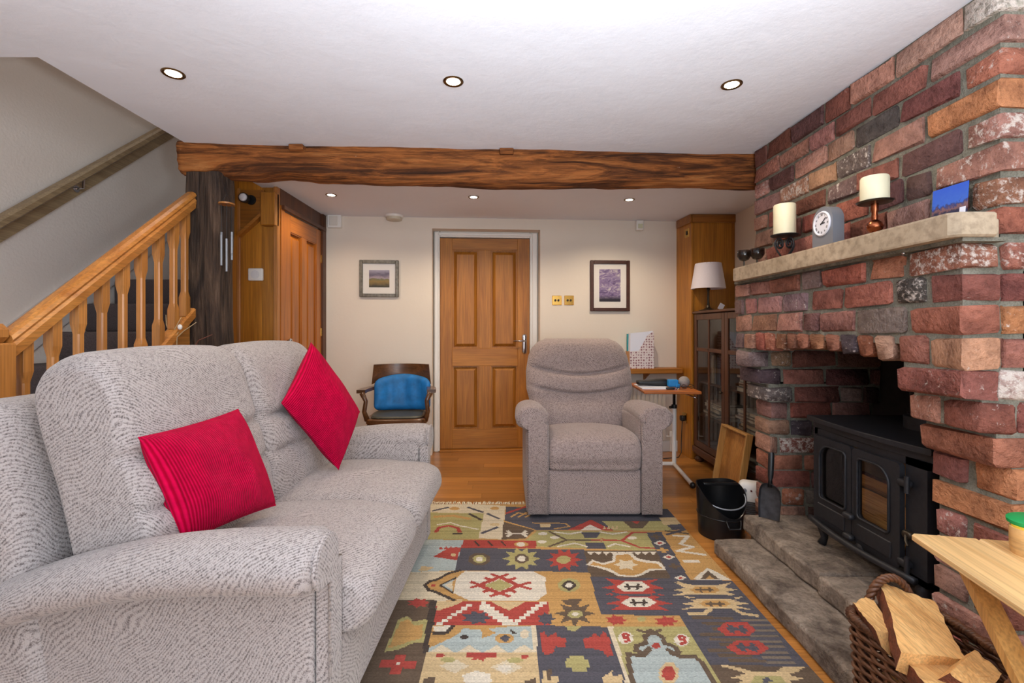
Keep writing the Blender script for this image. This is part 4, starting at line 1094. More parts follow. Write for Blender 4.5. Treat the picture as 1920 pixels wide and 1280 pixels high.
    # brown with cream hooks
    pg('b',(1332,1246),(1528,1249),(1575,1300),(1362,1300)); pg('t',(1352,1245),(1390,1252),(1408,1258),(1455,1258),(1468,1250),(1510,1248),(1496,1258),(1478,1264),(1510,1272),(1480,1276),(1500,1290),(1370,1290),(1395,1274),(1368,1272),(1398,1262),(1355,1250)); pg('g',(1415,1268),(1465,1268),(1480,1290),(1405,1290)); pg('n',(1428,1272),(1440,1270),(1450,1278),(1432,1280))
    # red and white stepped band
    pg('r',(812,1127),(1028,1128),(1031,1172),(808,1172)); pg('t',(818,1127),(870,1127),(850,1136),(835,1140),(820,1146)); pg('t',(920,1127),(985,1127),(966,1138),(955,1144),(940,1138))
    def steps(c,x0,y0,x1,y1,n,w):
        for k in range(n):
            a=x0+(x1-x0)*k/n; b=x0+(x1-x0)*(k+1)/n; y=y0+(y1-y0)*k/n; yy=y0+(y1-y0)*(k+1)/n; pg(c,(a-w,y),(b+w,y),(b+w,yy),(a-w,yy))
    steps('w',893,1127,820,1172,8,10); steps('w',893,1127,960,1172,8,10); steps('w',1022,1127,960,1172,8,10); pg('r',(882,1127),(904,1127),(898,1140),(888,1140))
    star('n',893,1158,30,14,7,.6); star('n',1024,1160,18,14,7,.6)
    # left brown patch
    pg('b',(700,1124),(820,1125),(806,1222),(792,1295),(640,1295)); star('r',785,1130,24,10,7,.6); pg('g',(748,1160),(765,1154),(775,1165),(800,1160),(806,1178),(796,1205),(775,1205),(745,1218),(720,1222)); pg('o',(750,1166),(764,1160),(778,1172),(794,1170),(790,1196),(765,1203),(745,1210),(728,1214))
    ln('k',.03,(812,1128),(800,1222)); ln('r',.035,(718,1244),(775,1246)); ln('r',.035,(750,1231),(742,1260)); el('w',747,1244,4,3)
    # light blue with ochre tops
    pg('o',(810,1172),(1005,1172),(1007,1223),(802,1223)); pg('l',(806,1214),(845,1196),(862,1186),(868,1178),(902,1180),(905,1196),(930,1186),(915,1178),(960,1174),(1004,1173),(1006,1223),(803,1223)); pg('w',(812,1174),(848,1172),(838,1184),(815,1186)); ln('k',.016,(812,1187),(838,1186),(850,1173))
    saw('c',803,1007,1224,16,4); el('o',946,1196,18,10); el('n',947,1196,9,6); el('k',871,1194,9,4); el('c',984,1188,9,9); ln('k',.01,(957,1181),(965,1187)); pg('c',(997,1172),(1006,1172),(1008,1224),(1000,1224))
    # cream patch
    pg('t',(800,1223),(1010,1223),(1013,1300),(780,1300)); star('r',900,1231,24,10,5,.4); ln('r',.025,(880,1227),(926,1228)); el('r',825,1228,9,4); el('r',984,1230,8,4); el('c',852,1248,28,14,4,0); el('c',950,1250,30,14,4,0); el('g',840,1236,16,5); el('g',965,1237,16,5); el('w',895,1272,30,16,6); pg('b',(795,1272),(815,1268),(812,1290),(790,1290)); pg('b',(985,1276),(1003,1270),(1005,1290),(985,1290)); star('w',946,1252,16,8,8,.7)
    # navy patch with red hooked blocks
    pg('n',(1005,1172),(1138,1175),(1178,1295),(1012,1295)); pg('r',(1012,1186),(1020,1184),(1026,1194),(1042,1186),(1044,1194),(1062,1196),(1060,1214),(1042,1212),(1038,1224),(1022,1228),(1014,1214)); pg('r',(1092,1198),(1108,1194),(1114,1186),(1124,1194),(1132,1182),(1142,1196),(1150,1228),(1138,1232),(1130,1220),(1112,1216),(1098,1216))
    ln('g',.04,(1068,1243),(1098,1244)); ln('g',.045,(1082,1234),(1086,1253)); pg('g',(1060,1174),(1090,1174),(1078,1184),(1066,1182)); pg('t',(1018,1258),(1030,1254),(1030,1268),(1048,1266),(1044,1300),(1016,1300)); pg('t',(1130,1270),(1148,1256),(1150,1268),(1166,1264),(1172,1300),(1138,1300)); ln('b',.014,(1030,1256),(1030,1272))
    # mesh of woven cells
    xs=RX0+np.arange(nx+1)*cs; ys=RY0+np.arange(ny+1)*cs
    VX,VY=np.meshgrid(xs,ys); VZ=.006+.0012*np.sin(VX*9+VY*5)*np.sin(VY*7-VX*3)
    rng=np.random.default_rng(4)
    co=np.stack([VX,VY,VZ],-1).reshape(-1,3); n=nx+1
    j,i=np.meshgrid(np.arange(ny),np.arange(nx),indexing='ij'); a=(j*n+i).reshape(-1)
    quads=np.stack([a,a+1,a+1+n,a+n],-1)
    me=bpy.data.meshes.new('rug_weave'); me.vertices.add(len(co)); me.vertices.foreach_set('co',co.reshape(-1).astype(np.float32))
    me.loops.add(quads.size); me.loops.foreach_set('vertex_index',quads.reshape(-1).astype(np.int32))
    me.polygons.add(len(quads)); me.polygons.foreach_set('loop_start',(np.arange(len(quads))*4).astype(np.int32)); me.update(calc_edges=True)
    pal=np.array([col[k] for k in keys],dtype=np.float32); cc=pal[grid.reshape(-1)]
    cc=cc.copy(); g_=np.array([.36,.31,.26],dtype=np.float32); cc[:,:3]=cc[:,:3]*.86+g_*.14*.8; rowv=rng.uniform(.86,1.12,(ny,1))*rng.uniform(.92,1.08,(ny,nx)); cc[:,:3]*=rowv.reshape(-1,1)
    at=me.color_attributes.new('dye','FLOAT_COLOR','CORNER'); at.data.foreach_set('color',np.repeat(cc,4,axis=0).reshape(-1).astype(np.float32))
    m,nt,bs=new('kilim_wool'); bs.inputs['Roughness'].default_value=.95; bs.inputs['Specular IOR Level'].default_value=.1
    ca=N(nt,'ShaderNodeVertexColor',layer_name='dye'); v=coords(nt,(130,420,1),rnd=False); nn=noise_(nt,v,1,2)
    r=ramp(nt,[(.3,(.66,.66,.66,1)),(.65,(1.08,1.08,1.08,1))]); L(nt,nn.outputs[0],r.inputs[0]); L(nt,mixc(nt,.8,ca.outputs[0],r.outputs[0],'MULTIPLY'),bs.inputs['Base Color']); bump(nt,bs,nn.outputs[0],.5,.004)
    me.materials.append(m)
    rg=thing('kilim_rug','multicoloured patchwork kilim rug with tribal motifs on the floor','rug',((RX0+RX1)/2,(RY0+RY1)/2,0))
    o=bpy.data.objects.new('weave',me); C.objects.link(o); o.parent=rg; o.location=-rg.location
    # hem underneath and fringe along the far edge
    ob('backing',box(RX0,RX1,RY0,RY1,.0005,.0035),M['fringe'],rg,w=True)
    random.seed(5); sh=[]
    x=RX0+.01
    while x<RX1:
        ln_=random.uniform(.025,.05); a=random.uniform(-.02,.02); z0=.006
        sh.append(tube([(x,RY1-.004,.005),(x+a*.4,RY1+ln_*.4,.011),(x+a,RY1+ln_,.004)],[.003,.0045,.003],5)); x+=random.uniform(.008,.013)
    f=ob('fringe',cat(*sh),M['fringe'],rg,w=True,smooth=True,kind='stuff',label='cream knotted fringe')
rug()
# ================================================================== STOVE
sv=thing('wood_stove','black cast-iron double-door wood stove in the brick fireplace','stove',(1.63,1.86,.166))
I=M['iron']
SX,SY0,SY1=1.445,1.575,2.145; zt=.722
ob('body',cat(box(SX+.012,1.90,SY0,SY0+.02,.262,zt),box(SX+.012,1.90,SY1-.02,SY1,.262,zt),box(1.88,1.90,SY0,SY1,.262,zt),box(SX+.012,1.90,SY0,SY1,.262,.275),box(SX+.012,1.90,SY0,SY1,zt-.02,zt)),I,sv,w=True)
def bow(x0,x1,y0,y1,b,n=14):
    p=[(x1,y0),(x1,y1),(x0+.03,y1)]
    for k in range(n+1): t=k/n; p.append((x0+.0-b*math.sin(math.pi*t)+.0,y1+.008-(y1-y0+.016)*t))
    return p
ob('top_plate',slabpoly(bow(1.425,1.92,SY0-.02,SY1+.03,.028),zt,zt+.022,.004),I,sv,w=True)
ob('top_moulding',slabpoly(bow(1.445,1.91,SY0-.005,SY1+.008,.02),zt-.03,zt,.004),I,sv,w=True)
ob('front_frame',cat(box(SX-.008,SX+.012,SY0,SY0+.085,.262,zt-.03),box(SX-.008,SX+.012,SY1-.02,SY1,.262,zt-.03),box(SX-.008,SX+.012,SY0,SY1,.665,zt-.03),box(SX-.008,SX+.012,SY0,SY1,.262,.285)),I,sv,w=True)
def arched(y0,y1,z0,z1,r,side,n=8):
    """opening outline with one rounded upper corner on the side given (near=0, far=1), small radii elsewhere"""
    p=[]
    def corner(cy,cz,rr,a0):
        for k in range(n+1): a=math.radians(a0+90*k/n); p.append((cy+rr*math.cos(a),cz+rr*math.sin(a)))
    r2=.018
    ra,rb=(r2,r) if side==0 else (r,r2)
    corner(y1-ra,z1-ra,ra,0); corner(y0+rb,z1-rb,rb,90); corner(y0+r2,z0+r2,r2,180); corner(y1-r2,z0+r2,r2,270)
    return p
def ring_plate(out,inn,x0,x1):
    n=len(out); V=[]
    for x in (x0,x1):
        V+=[Vector((x,*p)) for p in out]+[Vector((x,*p)) for p in inn]
    Fc=[]
    for i in range(n):
        j=(i+1)%n
        Fc+=[(i,j,n+j,n+i),(2*n+i,3*n+i,3*n+j,2*n+j),(i,2*n+i,2*n+j,j),(n+i,n+j,3*n+j,3*n+i)]
    return V,Fc
ymid=(SY0+.085+SY1-.02)/2
for k,(y0,y1) in enumerate(((SY0+.087,ymid-.002),(ymid+.002,SY1-.022))):
    o0=arched(y0,y1,.285,.665,.012,k)
    i0=arched(y0+.045,y1-.03,.392,.632,.06,k) if k==0 else arched(y0+.03,y1-.04,.392,.632,.06,k)
    dr=ob('stove_door',ring_plate(o0,i0,SX-.028,SX-.009),I,sv,w=True,smooth=35)
    ob('door_glass',([v-Vector((0,0,0)) for v in prism(arched(i0[0][0]-.0,0,0,0,.001,0),0,1,'X')[0]],[]) if 0 else mv(box(SX-.017,SX-.014,y0+.03,y1-.025,.38,.64),*(-sv.location)),M['sglass'],dr)
    ob('door_bead',tube([Vector((SX-.030,*p))-sv.location for p in i0],.005,6,closed=True),I,dr,smooth=True)
    ob('door_panel',mv(cbox(SX-.033,SX-.026,y0+.035,y1-.03,.305,.368,.003),*(-sv.location)),I,dr)
for z in (.60,.315):
    ob('hinge',cat(mv(rbox(.03,.05,.03,.012,8),SX-.02,SY0+.075,z),mv(rot(lathe([(.008,-.03),(.008,.03)],10),0,'X'),SX-.03,SY0+.055,z)),I,sv,w=True,smooth=40)
ob('door_catch',cat(mv(rbox(.03,.04,.03,.012,8),SX-.015,SY0+.065,.42),tube([(SX-.028,SY0+.062,.42),(SX-.038,SY0+.05,.405),(SX-.040,SY0+.04,.392)],.005)),M['bronze'],sv,w=True,smooth=40,label='steel door catch')
for y in (ymid-.03,ymid+.02): ob('knob',cat(mv(sphere(.02,12,8),SX-.045,y,.375),mv(rot(lathe([(.007,0),(.007,.03)],8),-math.pi/2,'Y'),SX-.02,y,.375)) if 0 else mv(rbox(.03,.05,.026,.012,8),SX-.04,ymid-.0,.30 if y<ymid else .385),I,sv,w=True,smooth=True)
lip=[]
for k in range(17): t=k/16; lip.append(Vector((SX-.03-.03*math.sin(math.pi*t),SY0+.02+(SY1-SY0-.02)*t,.278)))
ob('ash_lip',tube(lip,.013,8),I,sv,w=True,smooth=True)
ob('air_spin',mv(rot(lathe([(.02,0),(.024,.006),(.012,.014)],12),-math.pi/2,'Y'),SX-.03,ymid-.05,.27),I,sv,w=True,smooth=40)
for x,y in ((SX+.02,SY0+.035),(SX+.02,SY1-.03),(1.86,SY0+.035),(1.86,SY1-.03)):
    s=1 if x<1.6 else -1
    ob('leg',tube([(x+.015*s,y,.27),(x-.012*s,y,.235),(x-.004*s,y,.195),(x-.018*s,y,.168)],[.03,.022,.014,.018],8),I,sv,w=True,smooth=True)
ob('flue_collar',mv(lathe([(.092,0),(.092,.05),(.078,.055),(.078,.06)],24),1.72,1.86,zt+.022),I,sv,w=True,smooth=40)
ob('flue_pipe',mv(lathe([(.072,0),(.072,.46)],24),1.72,1.86,zt+.08),M['soot'],sv,w=True,smooth=40)
ob('side_lug',mv(rbox(.05,.05,.02,.006,6),SX+.05,SY1+.03,.60),I,sv,w=True); ob('side_lug',mv(rbox(.05,.05,.02,.006,6),SX+.05,SY1+.03,.315),I,sv,w=True)
ob('fire_bricks',cat(box(1.58,1.6,SY0+.03,SY1-.03,.28,.66)),plain('pale_fire_brick',S(150,130,100),.9,0,20,.2),sv,w=True)
# the body is hollow behind the doors
def split_log(L_,r,seed,wedge=120,n=7):
    random.seed(seed); a0=math.radians(-wedge/2); pts=[(0,0)]
    for k in range(n+1):
        a=a0+math.radians(wedge)*k/n; rr=r*random.uniform(.93,1.05); pts.append((rr*math.cos(a),rr*math.sin(a)))
    ny=8; V=[];m=len(pts)
    for j in range(ny+1):
        y=-L_/2+L_*j/ny
        for (x,z) in pts: V.append(Vector((x+random.uniform(-.003,.003),y+random.uniform(-.004,.004)*(1 if j in (0,ny) else 0),z+random.uniform(-.003,.003))))
    Fc=[(j*m+i,j*m+(i+1)%m,(j+1)*m+(i+1)%m,(j+1)*m+i) for j in range(ny) for i in range(m)]+[tuple(range(m))[::-1],tuple(ny*m+i for i in range(m))]
    return V,Fc
def log(name_label,L_,r,seed,mat,wedge=120,group=None):
    s=split_log(L_,r,seed,wedge); me=mesh('firewood_log',s); me.materials.append(M['split']); me.materials.append(M['bark'])
    m=len(s[0])//9
    for p in me.polygons:
        vs=sorted(v%m for v in p.vertices)
        if len(p.vertices)==4 and 0 not in vs: p.material_index=1
    o=bpy.data.objects.new('firewood_log',me); C.objects.link(o); o.matrix_world=mat
    return tag(o,name_label,'log',group)
def pose(loc,ex=(0,0,0)): 
    from mathutils import Euler
    return Matrix.Translation(loc)@Euler(ex).to_matrix().to_4x4()

# ================================================================== HEARTH TOOLS
sc=thing('coal_scuttle','black coal scuttle standing at the end of the hearth','coal scuttle',(1.215,2.60,.001))
def scuttle():
    V=[];Fc=[];n=40;rows=14
    def top(a): return .225+.070*math.cos(a-math.radians(100))-.03*math.cos(2*(a-math.radians(100)))
    for s in (0,1):
        for j in range(rows+1):
            for i in range(n):
                a=2*math.pi*i/n; h=top(a); z=h*j/rows; r=(.118+.012*z/.25)-(.006 if s else 0)
                sp=1+.12*max(0,z-.15)/.1*max(0,-math.cos(a-math.radians(100)))
                V.append(Vector((r*sp*math.cos(a),r*sp*math.sin(a),z+(.006 if s and j==0 else 0))))
    off=n*(rows+1)
    for s in (0,1):
        for j in range(rows):
            for i in range(n):
                a=s*off+j*n+i; b=s*off+j*n+(i+1)%n; q=(a,b,b+n,a+n); Fc.append(q if s==0 else q[::-1])
    for i in range(n): a=rows*n+i; b=rows*n+(i+1)%n; Fc.append((a,b,b+off,a+off))
    Fc.append(tuple(range(n))[::-1]); Fc.append(tuple(off+i for i in range(n)))
    return V,Fc
st_=M['steel']
ob('bucket',scuttle(),st_,sc,smooth=40)
ob('foot_ring',lathe([(.105,0),(.112,.012),(.118,.03)],32),st_,sc,smooth=40)
ob('band',tube([(.1235*math.cos(2*math.pi*k/36),.1235*math.sin(2*math.pi*k/36),.115) for k in range(36)],.004,6,closed=True),st_,sc,smooth=True)
hp=[Vector((-.118*math.cos(t)*1.02,-.02-.12*math.sin(t)*.8,.225-.05*math.sin(t))) for t in [math.pi*k/20 for k in range(21)]]
ob('bail_handle',tube(hp,.004,8),M['silver'],sc,smooth=True,label='thin wire carrying handle')
ob('back_grip',tube([(-.04,-.145,.13),(-.03,-.16,.09),(.03,-.16,.09),(.04,-.145,.13)],.005,8),st_,sc,smooth=True)
ob('hood_bar',cat(mv(rbox(.20,.018,.016,.006,8),.02,.045,.262)),st_,sc,smooth=True)
# shovel
shv=thing('hearth_shovel','black iron hearth shovel leaning on the fireplace bricks','shovel',(1.36,2.40,.167))
a=Vector((1.362,2.375,.172)); b=Vector((1.402,2.425,.500)); dr_=(b-a).normalized()
xa_=Vector((.80,-.6,0)).cross(dr_).cross(dr_)*-1; sx_=Vector((.62,-.78,0)); sx_=(sx_-dr_*sx_.dot(dr_)).normalized(); nz_=sx_.cross(dr_).normalized()
def SH(u,v,t): return a+sx_*u+dr_*v+nz_*t
V=[];Fc=[]
prof=[(-.052,.016),(-.048,0),(-.02,-.004),(.02,-.004),(.048,0),(.052,.016)]
for j,(v,k) in enumerate([(0,.92),(.05,1),(.1,1.0),(.14,.95),(.165,.7),(.178,.3)]):
    for s in (0,.004):
        for (u,t) in prof: V.append(SH(u*k,v,t+s+(.012 if j>3 else 0)*(j-3)))
n=len(prof)
for j in range(5):
    for s in (0,1):
        for i in range(n-1): q=(j*2*n+s*n+i,j*2*n+s*n+i+1,(j+1)*2*n+s*n+i+1,(j+1)*2*n+s*n+i); Fc.append(q)
    for i in (0,n-1): Fc.append((j*2*n+i,j*2*n+n+i,(j+1)*2*n+n+i,(j+1)*2*n+i))
for j in (0,5): 
    for i in range(n-1): Fc.append((j*2*n+i,j*2*n+i+1,j*2*n+n+i+1,j*2*n+n+i))
ob('blade',(V,Fc),plain('worn_grey_steel',S(62,62,66),.5,.4,30,.35),shv,w=True,smooth=40)
ob('shaft',tube([SH(0,.16,.012),SH(0,.2,.014),SH(0,.215,.012)],[.012,.009,.009],8),st_,shv,w=True,smooth=True)
ob('grip',tube([SH(0,.20,.012),SH(0,.22,.012),SH(0,.325,.010),SH(0,.335,.010)],[.010,.0135,.0145,.012],12),M['blackpl'],shv,w=True,smooth=40)
# fan heater
fh=thing('fan_heater','small white fan heater behind the coal scuttle','fan heater',(1.49,2.80,0),math.radians(-25))
def hb(v): 
    t=(v[2]+.11)/.22; return Vector((v[0]*(1-.22*t**2),v[1]*(1-.25*t)+.012*t,v[2]))
ob('housing',mv(rbox(.165,.11,.225,.035,14,hb),0,0,.1135),M['white'],fh,smooth=True)
for k in range(9): ob('grille_slat',mv(cbox(-.05,.05,-.003,.003,-.0035,.0035,.001),0,-.058+.0011*k,.03+k*.0105),M['blackpl'] if 0 else plain('grille_grey',S(70,70,72),.5) if k==0 else bpy.data.materials['grille_grey'],fh)
ob('dial_knob',mv(rot(lathe([(.012,0),(.010,.012)],12),math.pi/2,'X'),-.035,-.035,.178),M['silver'],fh,smooth=40)
ob('dial_knob',mv(rot(lathe([(.012,0),(.010,.012)],12),math.pi/2,'X'),.035,-.035,.178),M['silver'],fh,smooth=40)
ob('indicator_lamp',mv(rot(lathe([(.005,0),(.005,.006)],8),math.pi/2,'X'),0,-.038,.180),M['red'] if 0 else plain('red_lamp',S(90,10,20),.3),fh)
# serving tray
ty=thing('serving_tray','bamboo serving tray leaning upright against the dark bookcase','tray',(1.57,3.205,0))
TL=math.radians(9.5)
def TR(s): return mv(xf(s,Matrix.Rotation(TL,4,'Y')),1.553-1.57,3.205-3.205,.001)
wd,ht=.345,.455
ob('tray_base',TR(box(-.006,.0,-wd/2,wd/2,.0,ht)),M['bamboo'],ty)
for y in (-wd/2,wd/2): ob('tray_side',TR(cbox(-.045,.0,y-.008,y+.008,0,ht,.003)),M['tableleg'],ty)
for z in (.008,ht-.008): ob('tray_end',TR(cbox(-.045,.0,-wd/2+.008,wd/2-.008,z-.008,z+.008,.003)),M['tableleg'],ty)

# ================================================================== LOG BASKET
bk=thing('log_basket','brown wicker log basket in front of the hearth','basket',(1.115,1.157,0))
BX0,BX1,BY0,BY1,BH=.985,1.245,.97,1.345,.335
def bring(z,off=0,n=220):
    t=z/BH; k=.90+.10*t
    cx,cy=(BX0+BX1)/2,(BY0+BY1)/2; hx,hy=(BX1-BX0)/2*k+off,(BY1-BY0)/2*k+off; r=.045
    pts=[]; segs=[((cx+hx-r,cy+hy-r),0),((cx-hx+r,cy+hy-r),90),((cx-hx+r,cy-hy+r),180),((cx+hx-r,cy-hy+r),270)]
    for (c,a0) in segs:
        for k_ in range(7): a=math.radians(a0+15*k_); pts.append(Vector((c[0]+r*math.cos(a),c[1]+r*math.sin(a),z)))
    # resample
    pts.append(pts[0]); d=[0]
    for p,q in zip(pts,pts[1:]): d.append(d[-1]+(q-p).length)
    out=[];T=d[-1]
    j=0
    for i in range(n):
        s=T*i/n
        while d[j+1]<s: j+=1
        f=(s-d[j])/(d[j+1]-d[j]); out.append(pts[j].lerp(pts[j+1],f))
    return out
strands=[]; nS=26
cxy=Vector(((BX0+BX1)/2,(BY0+BY1)/2,0))
rows=27
for r_ in range(rows):
    z=.012+(BH-.03)*r_/(rows-1); base=bring(z,0,nS*4)
    pts=[]
    for i,p in enumerate(base):
        nxt=base[(i+1)%len(base)]; prv=base[i-1]; tt=(nxt-prv).normalized(); nn=Vector((tt.y,-tt.x,0))
        ph=math.sin(2*math.pi*i/8+(math.pi if r_%2 else 0)); pts.append(p+nn*.006*ph+Vector((0,0,.0015*math.sin(i*1.7+r_))))
    strands.append(tube(pts,.0058,5,closed=True))
ob('weave',cat(*strands),M['wicker'],bk,w=True,smooth=True,kind='stuff',label='woven willow strands')
stakes=[]
b0,b1=bring(.005,0,nS),bring(BH,0,nS)
for p,q in zip(b0,b1): stakes.append(tube([p,q],.004,5))
ob('stakes',cat(*stakes),M['wicker'],bk,w=True,kind='stuff')
rim=[]
for k in range(3):
    base=bring(BH,0,150); pts=[]
    for i,p in enumerate(base):
        tt=(base[(i+1)%150]-base[i-1]).normalized(); nn=Vector((tt.y,-tt.x,0)); a=2*math.pi*(i/150*40+k/3); pts.append(p+nn*.009*math.cos(a)+Vector((0,0,.007*math.sin(a))))
    rim.append(tube(pts,.0075,6,closed=True))
ob('rim',cat(*rim),M['wicker'],bk,w=True,smooth=True,label='braided rim')
ob('bottom',box(BX0+.03,BX1-.03,BY0+.05,BY1-.05,.004,.012),M['wicker'],bk,w=True)
for yy in (BY1-.005,BY0+.005):
    hs=[]
    for k in range(3):
        pts=[]
        for i in range(41):
            t=math.pi*i/40; c=Vector((cxy.x+.068*math.cos(t),yy,BH-.02+.115*math.sin(t))); rad=Vector((math.cos(t),0,math.sin(t))); a=2*math.pi*(i/40*6+k/3); pts.append(c+rad*.0065*math.cos(a)+Vector((0,1,0))*.0065*math.sin(a))
        hs.append(tube(pts,.006,6))
    ob('handle',cat(*hs),M['wicker'],bk,w=True,smooth=True,label='twisted loop handle')
# logs in the basket (placed by their visible corners)
def slab_log(c,thk,label,seed,bark_edge=None):
    """split log: quad of four world corners (upper face), thickness downwards"""
    random.seed(seed); A,B,Cc,D=[Vector(q) for q in c]; n=(B-A).cross(D-A).normalized()
    if n.z<0: n=-n
    m=10; V=[];Fc=[]; ctr=(A+B+Cc+D)/4
    for s in (0,1):
        for j in range(m+1):
            for i in range(m+1):
                u,v=i/m,j/m; p=(A*(1-u)+B*u)*(1-v)+(D*(1-u)+Cc*u)*v
                e=(random.uniform(-1,1)*.003 if (i in (0,m) or j in (0,m)) else random.uniform(-1,1)*.002)
                p=p+n*(e-(thk*(1-.35*abs(2*u-1)**2) if s else 0))+(B-A).normalized()*random.uniform(-.002,.002)
                V.append(p-ctr)
    k=m+1
    for s in (0,1):
        for j in range(m):
            for i in range(m): a=s*k*k+j*k+i; Fc.append((a,a+1,a+1+k,a+k))
    for i in range(m):
        for (a,b) in ((i,i+1),(m*k+i,m*k+i+1),(i*k,(i+1)*k),(i*k+m,(i+1)*k+m)): Fc.append((a,b,b+k*k,a+k*k))
    me=mesh('firewood_log',(V,Fc)); me.materials.append(M['split']); me.materials.append(M['bark'])
    for p in me.polygons:
        nn=p.normal
        if abs(nn.dot(n))<.5 and abs(nn.dot((B-A).normalized()))>.75 or nn.dot(n)<-.6: p.material_index=1
    o=bpy.data.objects.new('firewood_log',me); C.objects.link(o); o.location=ctr
    return tag(o,label,'log','firewood in the basket')
slab_log([P(1650,1090,1.36),P(1752,1128,1.30),P(1810,1235,1.10),P(1690,1222,1.08)],.07,'broad flat split log topmost in the wicker basket',21)
slab_log([P(1600,1130,1.33),P(1632,1116,1.345),P(1680,1190,1.20),P(1640,1180,1.17)],.06,'pale wedge of split log at the basket far left corner',22)
slab_log([P(1690,1224,1.13),P(1790,1242,1.11),P(1850,1305,1.0),P(1740,1290,1.0)],.06,'split log lying low in the middle of the basket',23)
slab_log([P(1780,1262,1.02),P(1828,1218,1.10),P(1880,1262,1.03),P(1845,1305,1.0)],.06,'reddish split log leaning at the near right of the basket',24)
slab_log([(1.03,1.28,.20),(1.20,1.28,.20),(1.20,1.02,.19),(1.03,1.02,.19)],.09,'buried split log at the bottom of the basket',25)

# logs burning place inside the stove
for k,(y,z,r,L_) in enumerate(((1.84,.335,.06,.40),(1.86,.42,.055,.40),(1.83,.495,.045,.34))):
    log(('lowest','middle','topmost')[k]+' split log stacked inside the stove',L_,r,40+k,pose((1.495+.012*k,y,z),(0,math.radians((-12,14,-30)[k]),0)),150,'logs in the stove')

# ================================================================== FOLDING TABLE, NEAR RIGHT
ft=thing('folding_table','pale pine folding table at the right edge','table',(1.055,1.204,0),math.radians(-12))
TZ=.62
for k in range(3):
    a=.0+k*.145
    ob('table_board',cbox(a,a+.144,-.78,0,TZ-.021,TZ,.005),M['tabletop'],ft)
for x in (.05,.38): ob('apron',cbox(x,x+.02,-.72,-.07,TZ-.05,TZ-.021,.003),M['tableleg'],ft)
def leg(x,y0,y1): return seg((x,y0,TZ-.03),(x,y1,0.0),.022,.04,Vector((1,0,0)))
ob('leg',leg(.062,-.10,-.66),M['tableleg'],ft); ob('leg',leg(.372,-.10,-.66),M['tableleg'],ft)
ob('leg',leg(.29,-.66,-.10),M['tableleg'],ft); ob('leg',leg(.335,-.66,-.10),M['tableleg'],ft)
ob('cross_bar',seg((.05,-.375,.305),(.385,-.375,.305),.02,.02),M['tableleg'],ft)
# tub and green dish on the table
tp=thing('wooden_tub','small round wooden tub with yellow filling on the pine table','tub',P(1922,1010,1.0)+Vector((0,0,0)))
tp.location=Vector((1.228,1.085,TZ))
ob('tub_wall',lathe([(.030,0),(.033,.02),(.033,.062),(.029,.062),(.029,.05)],20),M['tabletop'],tp,smooth=40)
ob('filling',lathe([(.0291,.048),(.0291,.066)],20),M['yellow'],tp,smooth=40)
single('green_lid',mv(rot(lathe([(.036,0),(.040,.004),(.040,.012),(.036,.014)],24),-.12,'Y'),1.243,1.095,TZ+.068),M['greenp'],'green plastic lid resting on the small wooden tub','lid',smooth=40)
# ================================================================== BACK OF THE ROOM
# captain's chair
cc=thing('captains_chair','dark oak captain\'s chair against the cream wall left of the door','chair',(-.855,3.80,0),math.radians(4))
cw=M['chairwood']
seat=smooth_loop([(-.215,-.20),(0,-.235),(.215,-.20),(.235,0),(.20,.20),(0,.215),(-.20,.20),(-.235,0)],64)
ob('seat_frame',slabpoly(seat,.40,.445,.008),cw,cc)
ob('seat_pad',slabpoly([(x*.86,y*.86) for x,y in seat],.44,.462,.01),M['leather'],cc,smooth=40)
for x,y,dx,dy in ((-.2,-.185,-.015,-.01),(.2,-.185,.015,-.01),(-.17,.17,-.02,.03),(.17,.17,.02,.03)):
    ob('leg',tube([(x,y,.40),(x+dx*.4,y+dy*.4,.25),(x+dx,y+dy,.002)],[.023,.021,.016],8),cw,cc,smooth=40)
for y in (-.17,): ob('stretcher',tube([(-.2,-.185,.16),(.2,-.185,.16)],.011,8),cw,cc,smooth=True)
# arm rail curving round the back
arc=[]
for k in range(21):
    t=math.pi*k/20; arc.append((.272*math.cos(math.pi-t)*1.0,-.17+.38*math.sin(t)**.8,.655))
V=[];Fc=[];n=4
for k,p in enumerate(arc):
    p=Vector(p); q=Vector(arc[min(k+1,20)])-Vector(arc[max(k-1,0)]); q.normalize(); s=Vector((q.y,-q.x,0)); w_=.028 if 2<k<18 else .034
    for a,b in ((-w_,-.013),(w_,-.013),(w_,.013),(-w_,.013)): V.append(p+s*a+Vector((0,0,b)))
for k in range(20):
    for i in range(4): Fc.append((k*4+i,k*4+(i+1)%4,(k+1)*4+(i+1)%4,(k+1)*4+i))
Fc+=[(0,1,2,3),(83,82,81,80)]
ob('arm_rail',(V,Fc),cw,cc,smooth=40)
for sx in (-1,1): ob('arm_post',tube([(sx*.225,-.16,.43),(sx*.245,-.175,.50),(sx*.235,-.165,.58),(sx*.265,-.165,.645)],[.022,.018,.017,.022],8),cw,cc,smooth=True)
def crest():
    V=[];Fc=[];n=24
    for k in range(n+1):
        u=-1+2*k/n; x=.245*u; y=.205-.10*abs(u)**2.2
        zt=.845 if abs(u)<.84 else .845-.0; zb=.735-.055*abs(u)**2
        x2=x*(.93)
        V+=[Vector((x2,y-.012,zt)),Vector((x2,y+.014,zt)),Vector((x,y+.012,zb)),Vector((x,y-.014,zb))]
    for k in range(n):
        for i in range(4): Fc.append((k*4+i,k*4+(i+1)%4,(k+1)*4+(i+1)%4,(k+1)*4+i))
    return V,Fc+[(0,1,2,3),(n*4+3,n*4+2,n*4+1,n*4)]
ob('crest_rail',crest(),cw,cc,smooth=40)
for k in range(5): u=-.17+.085*k; ob('spindle',tube([(u*.9,.17,.44),(u,.195-.08*abs(u/.24)**2,.74)],.009,6),cw,cc)
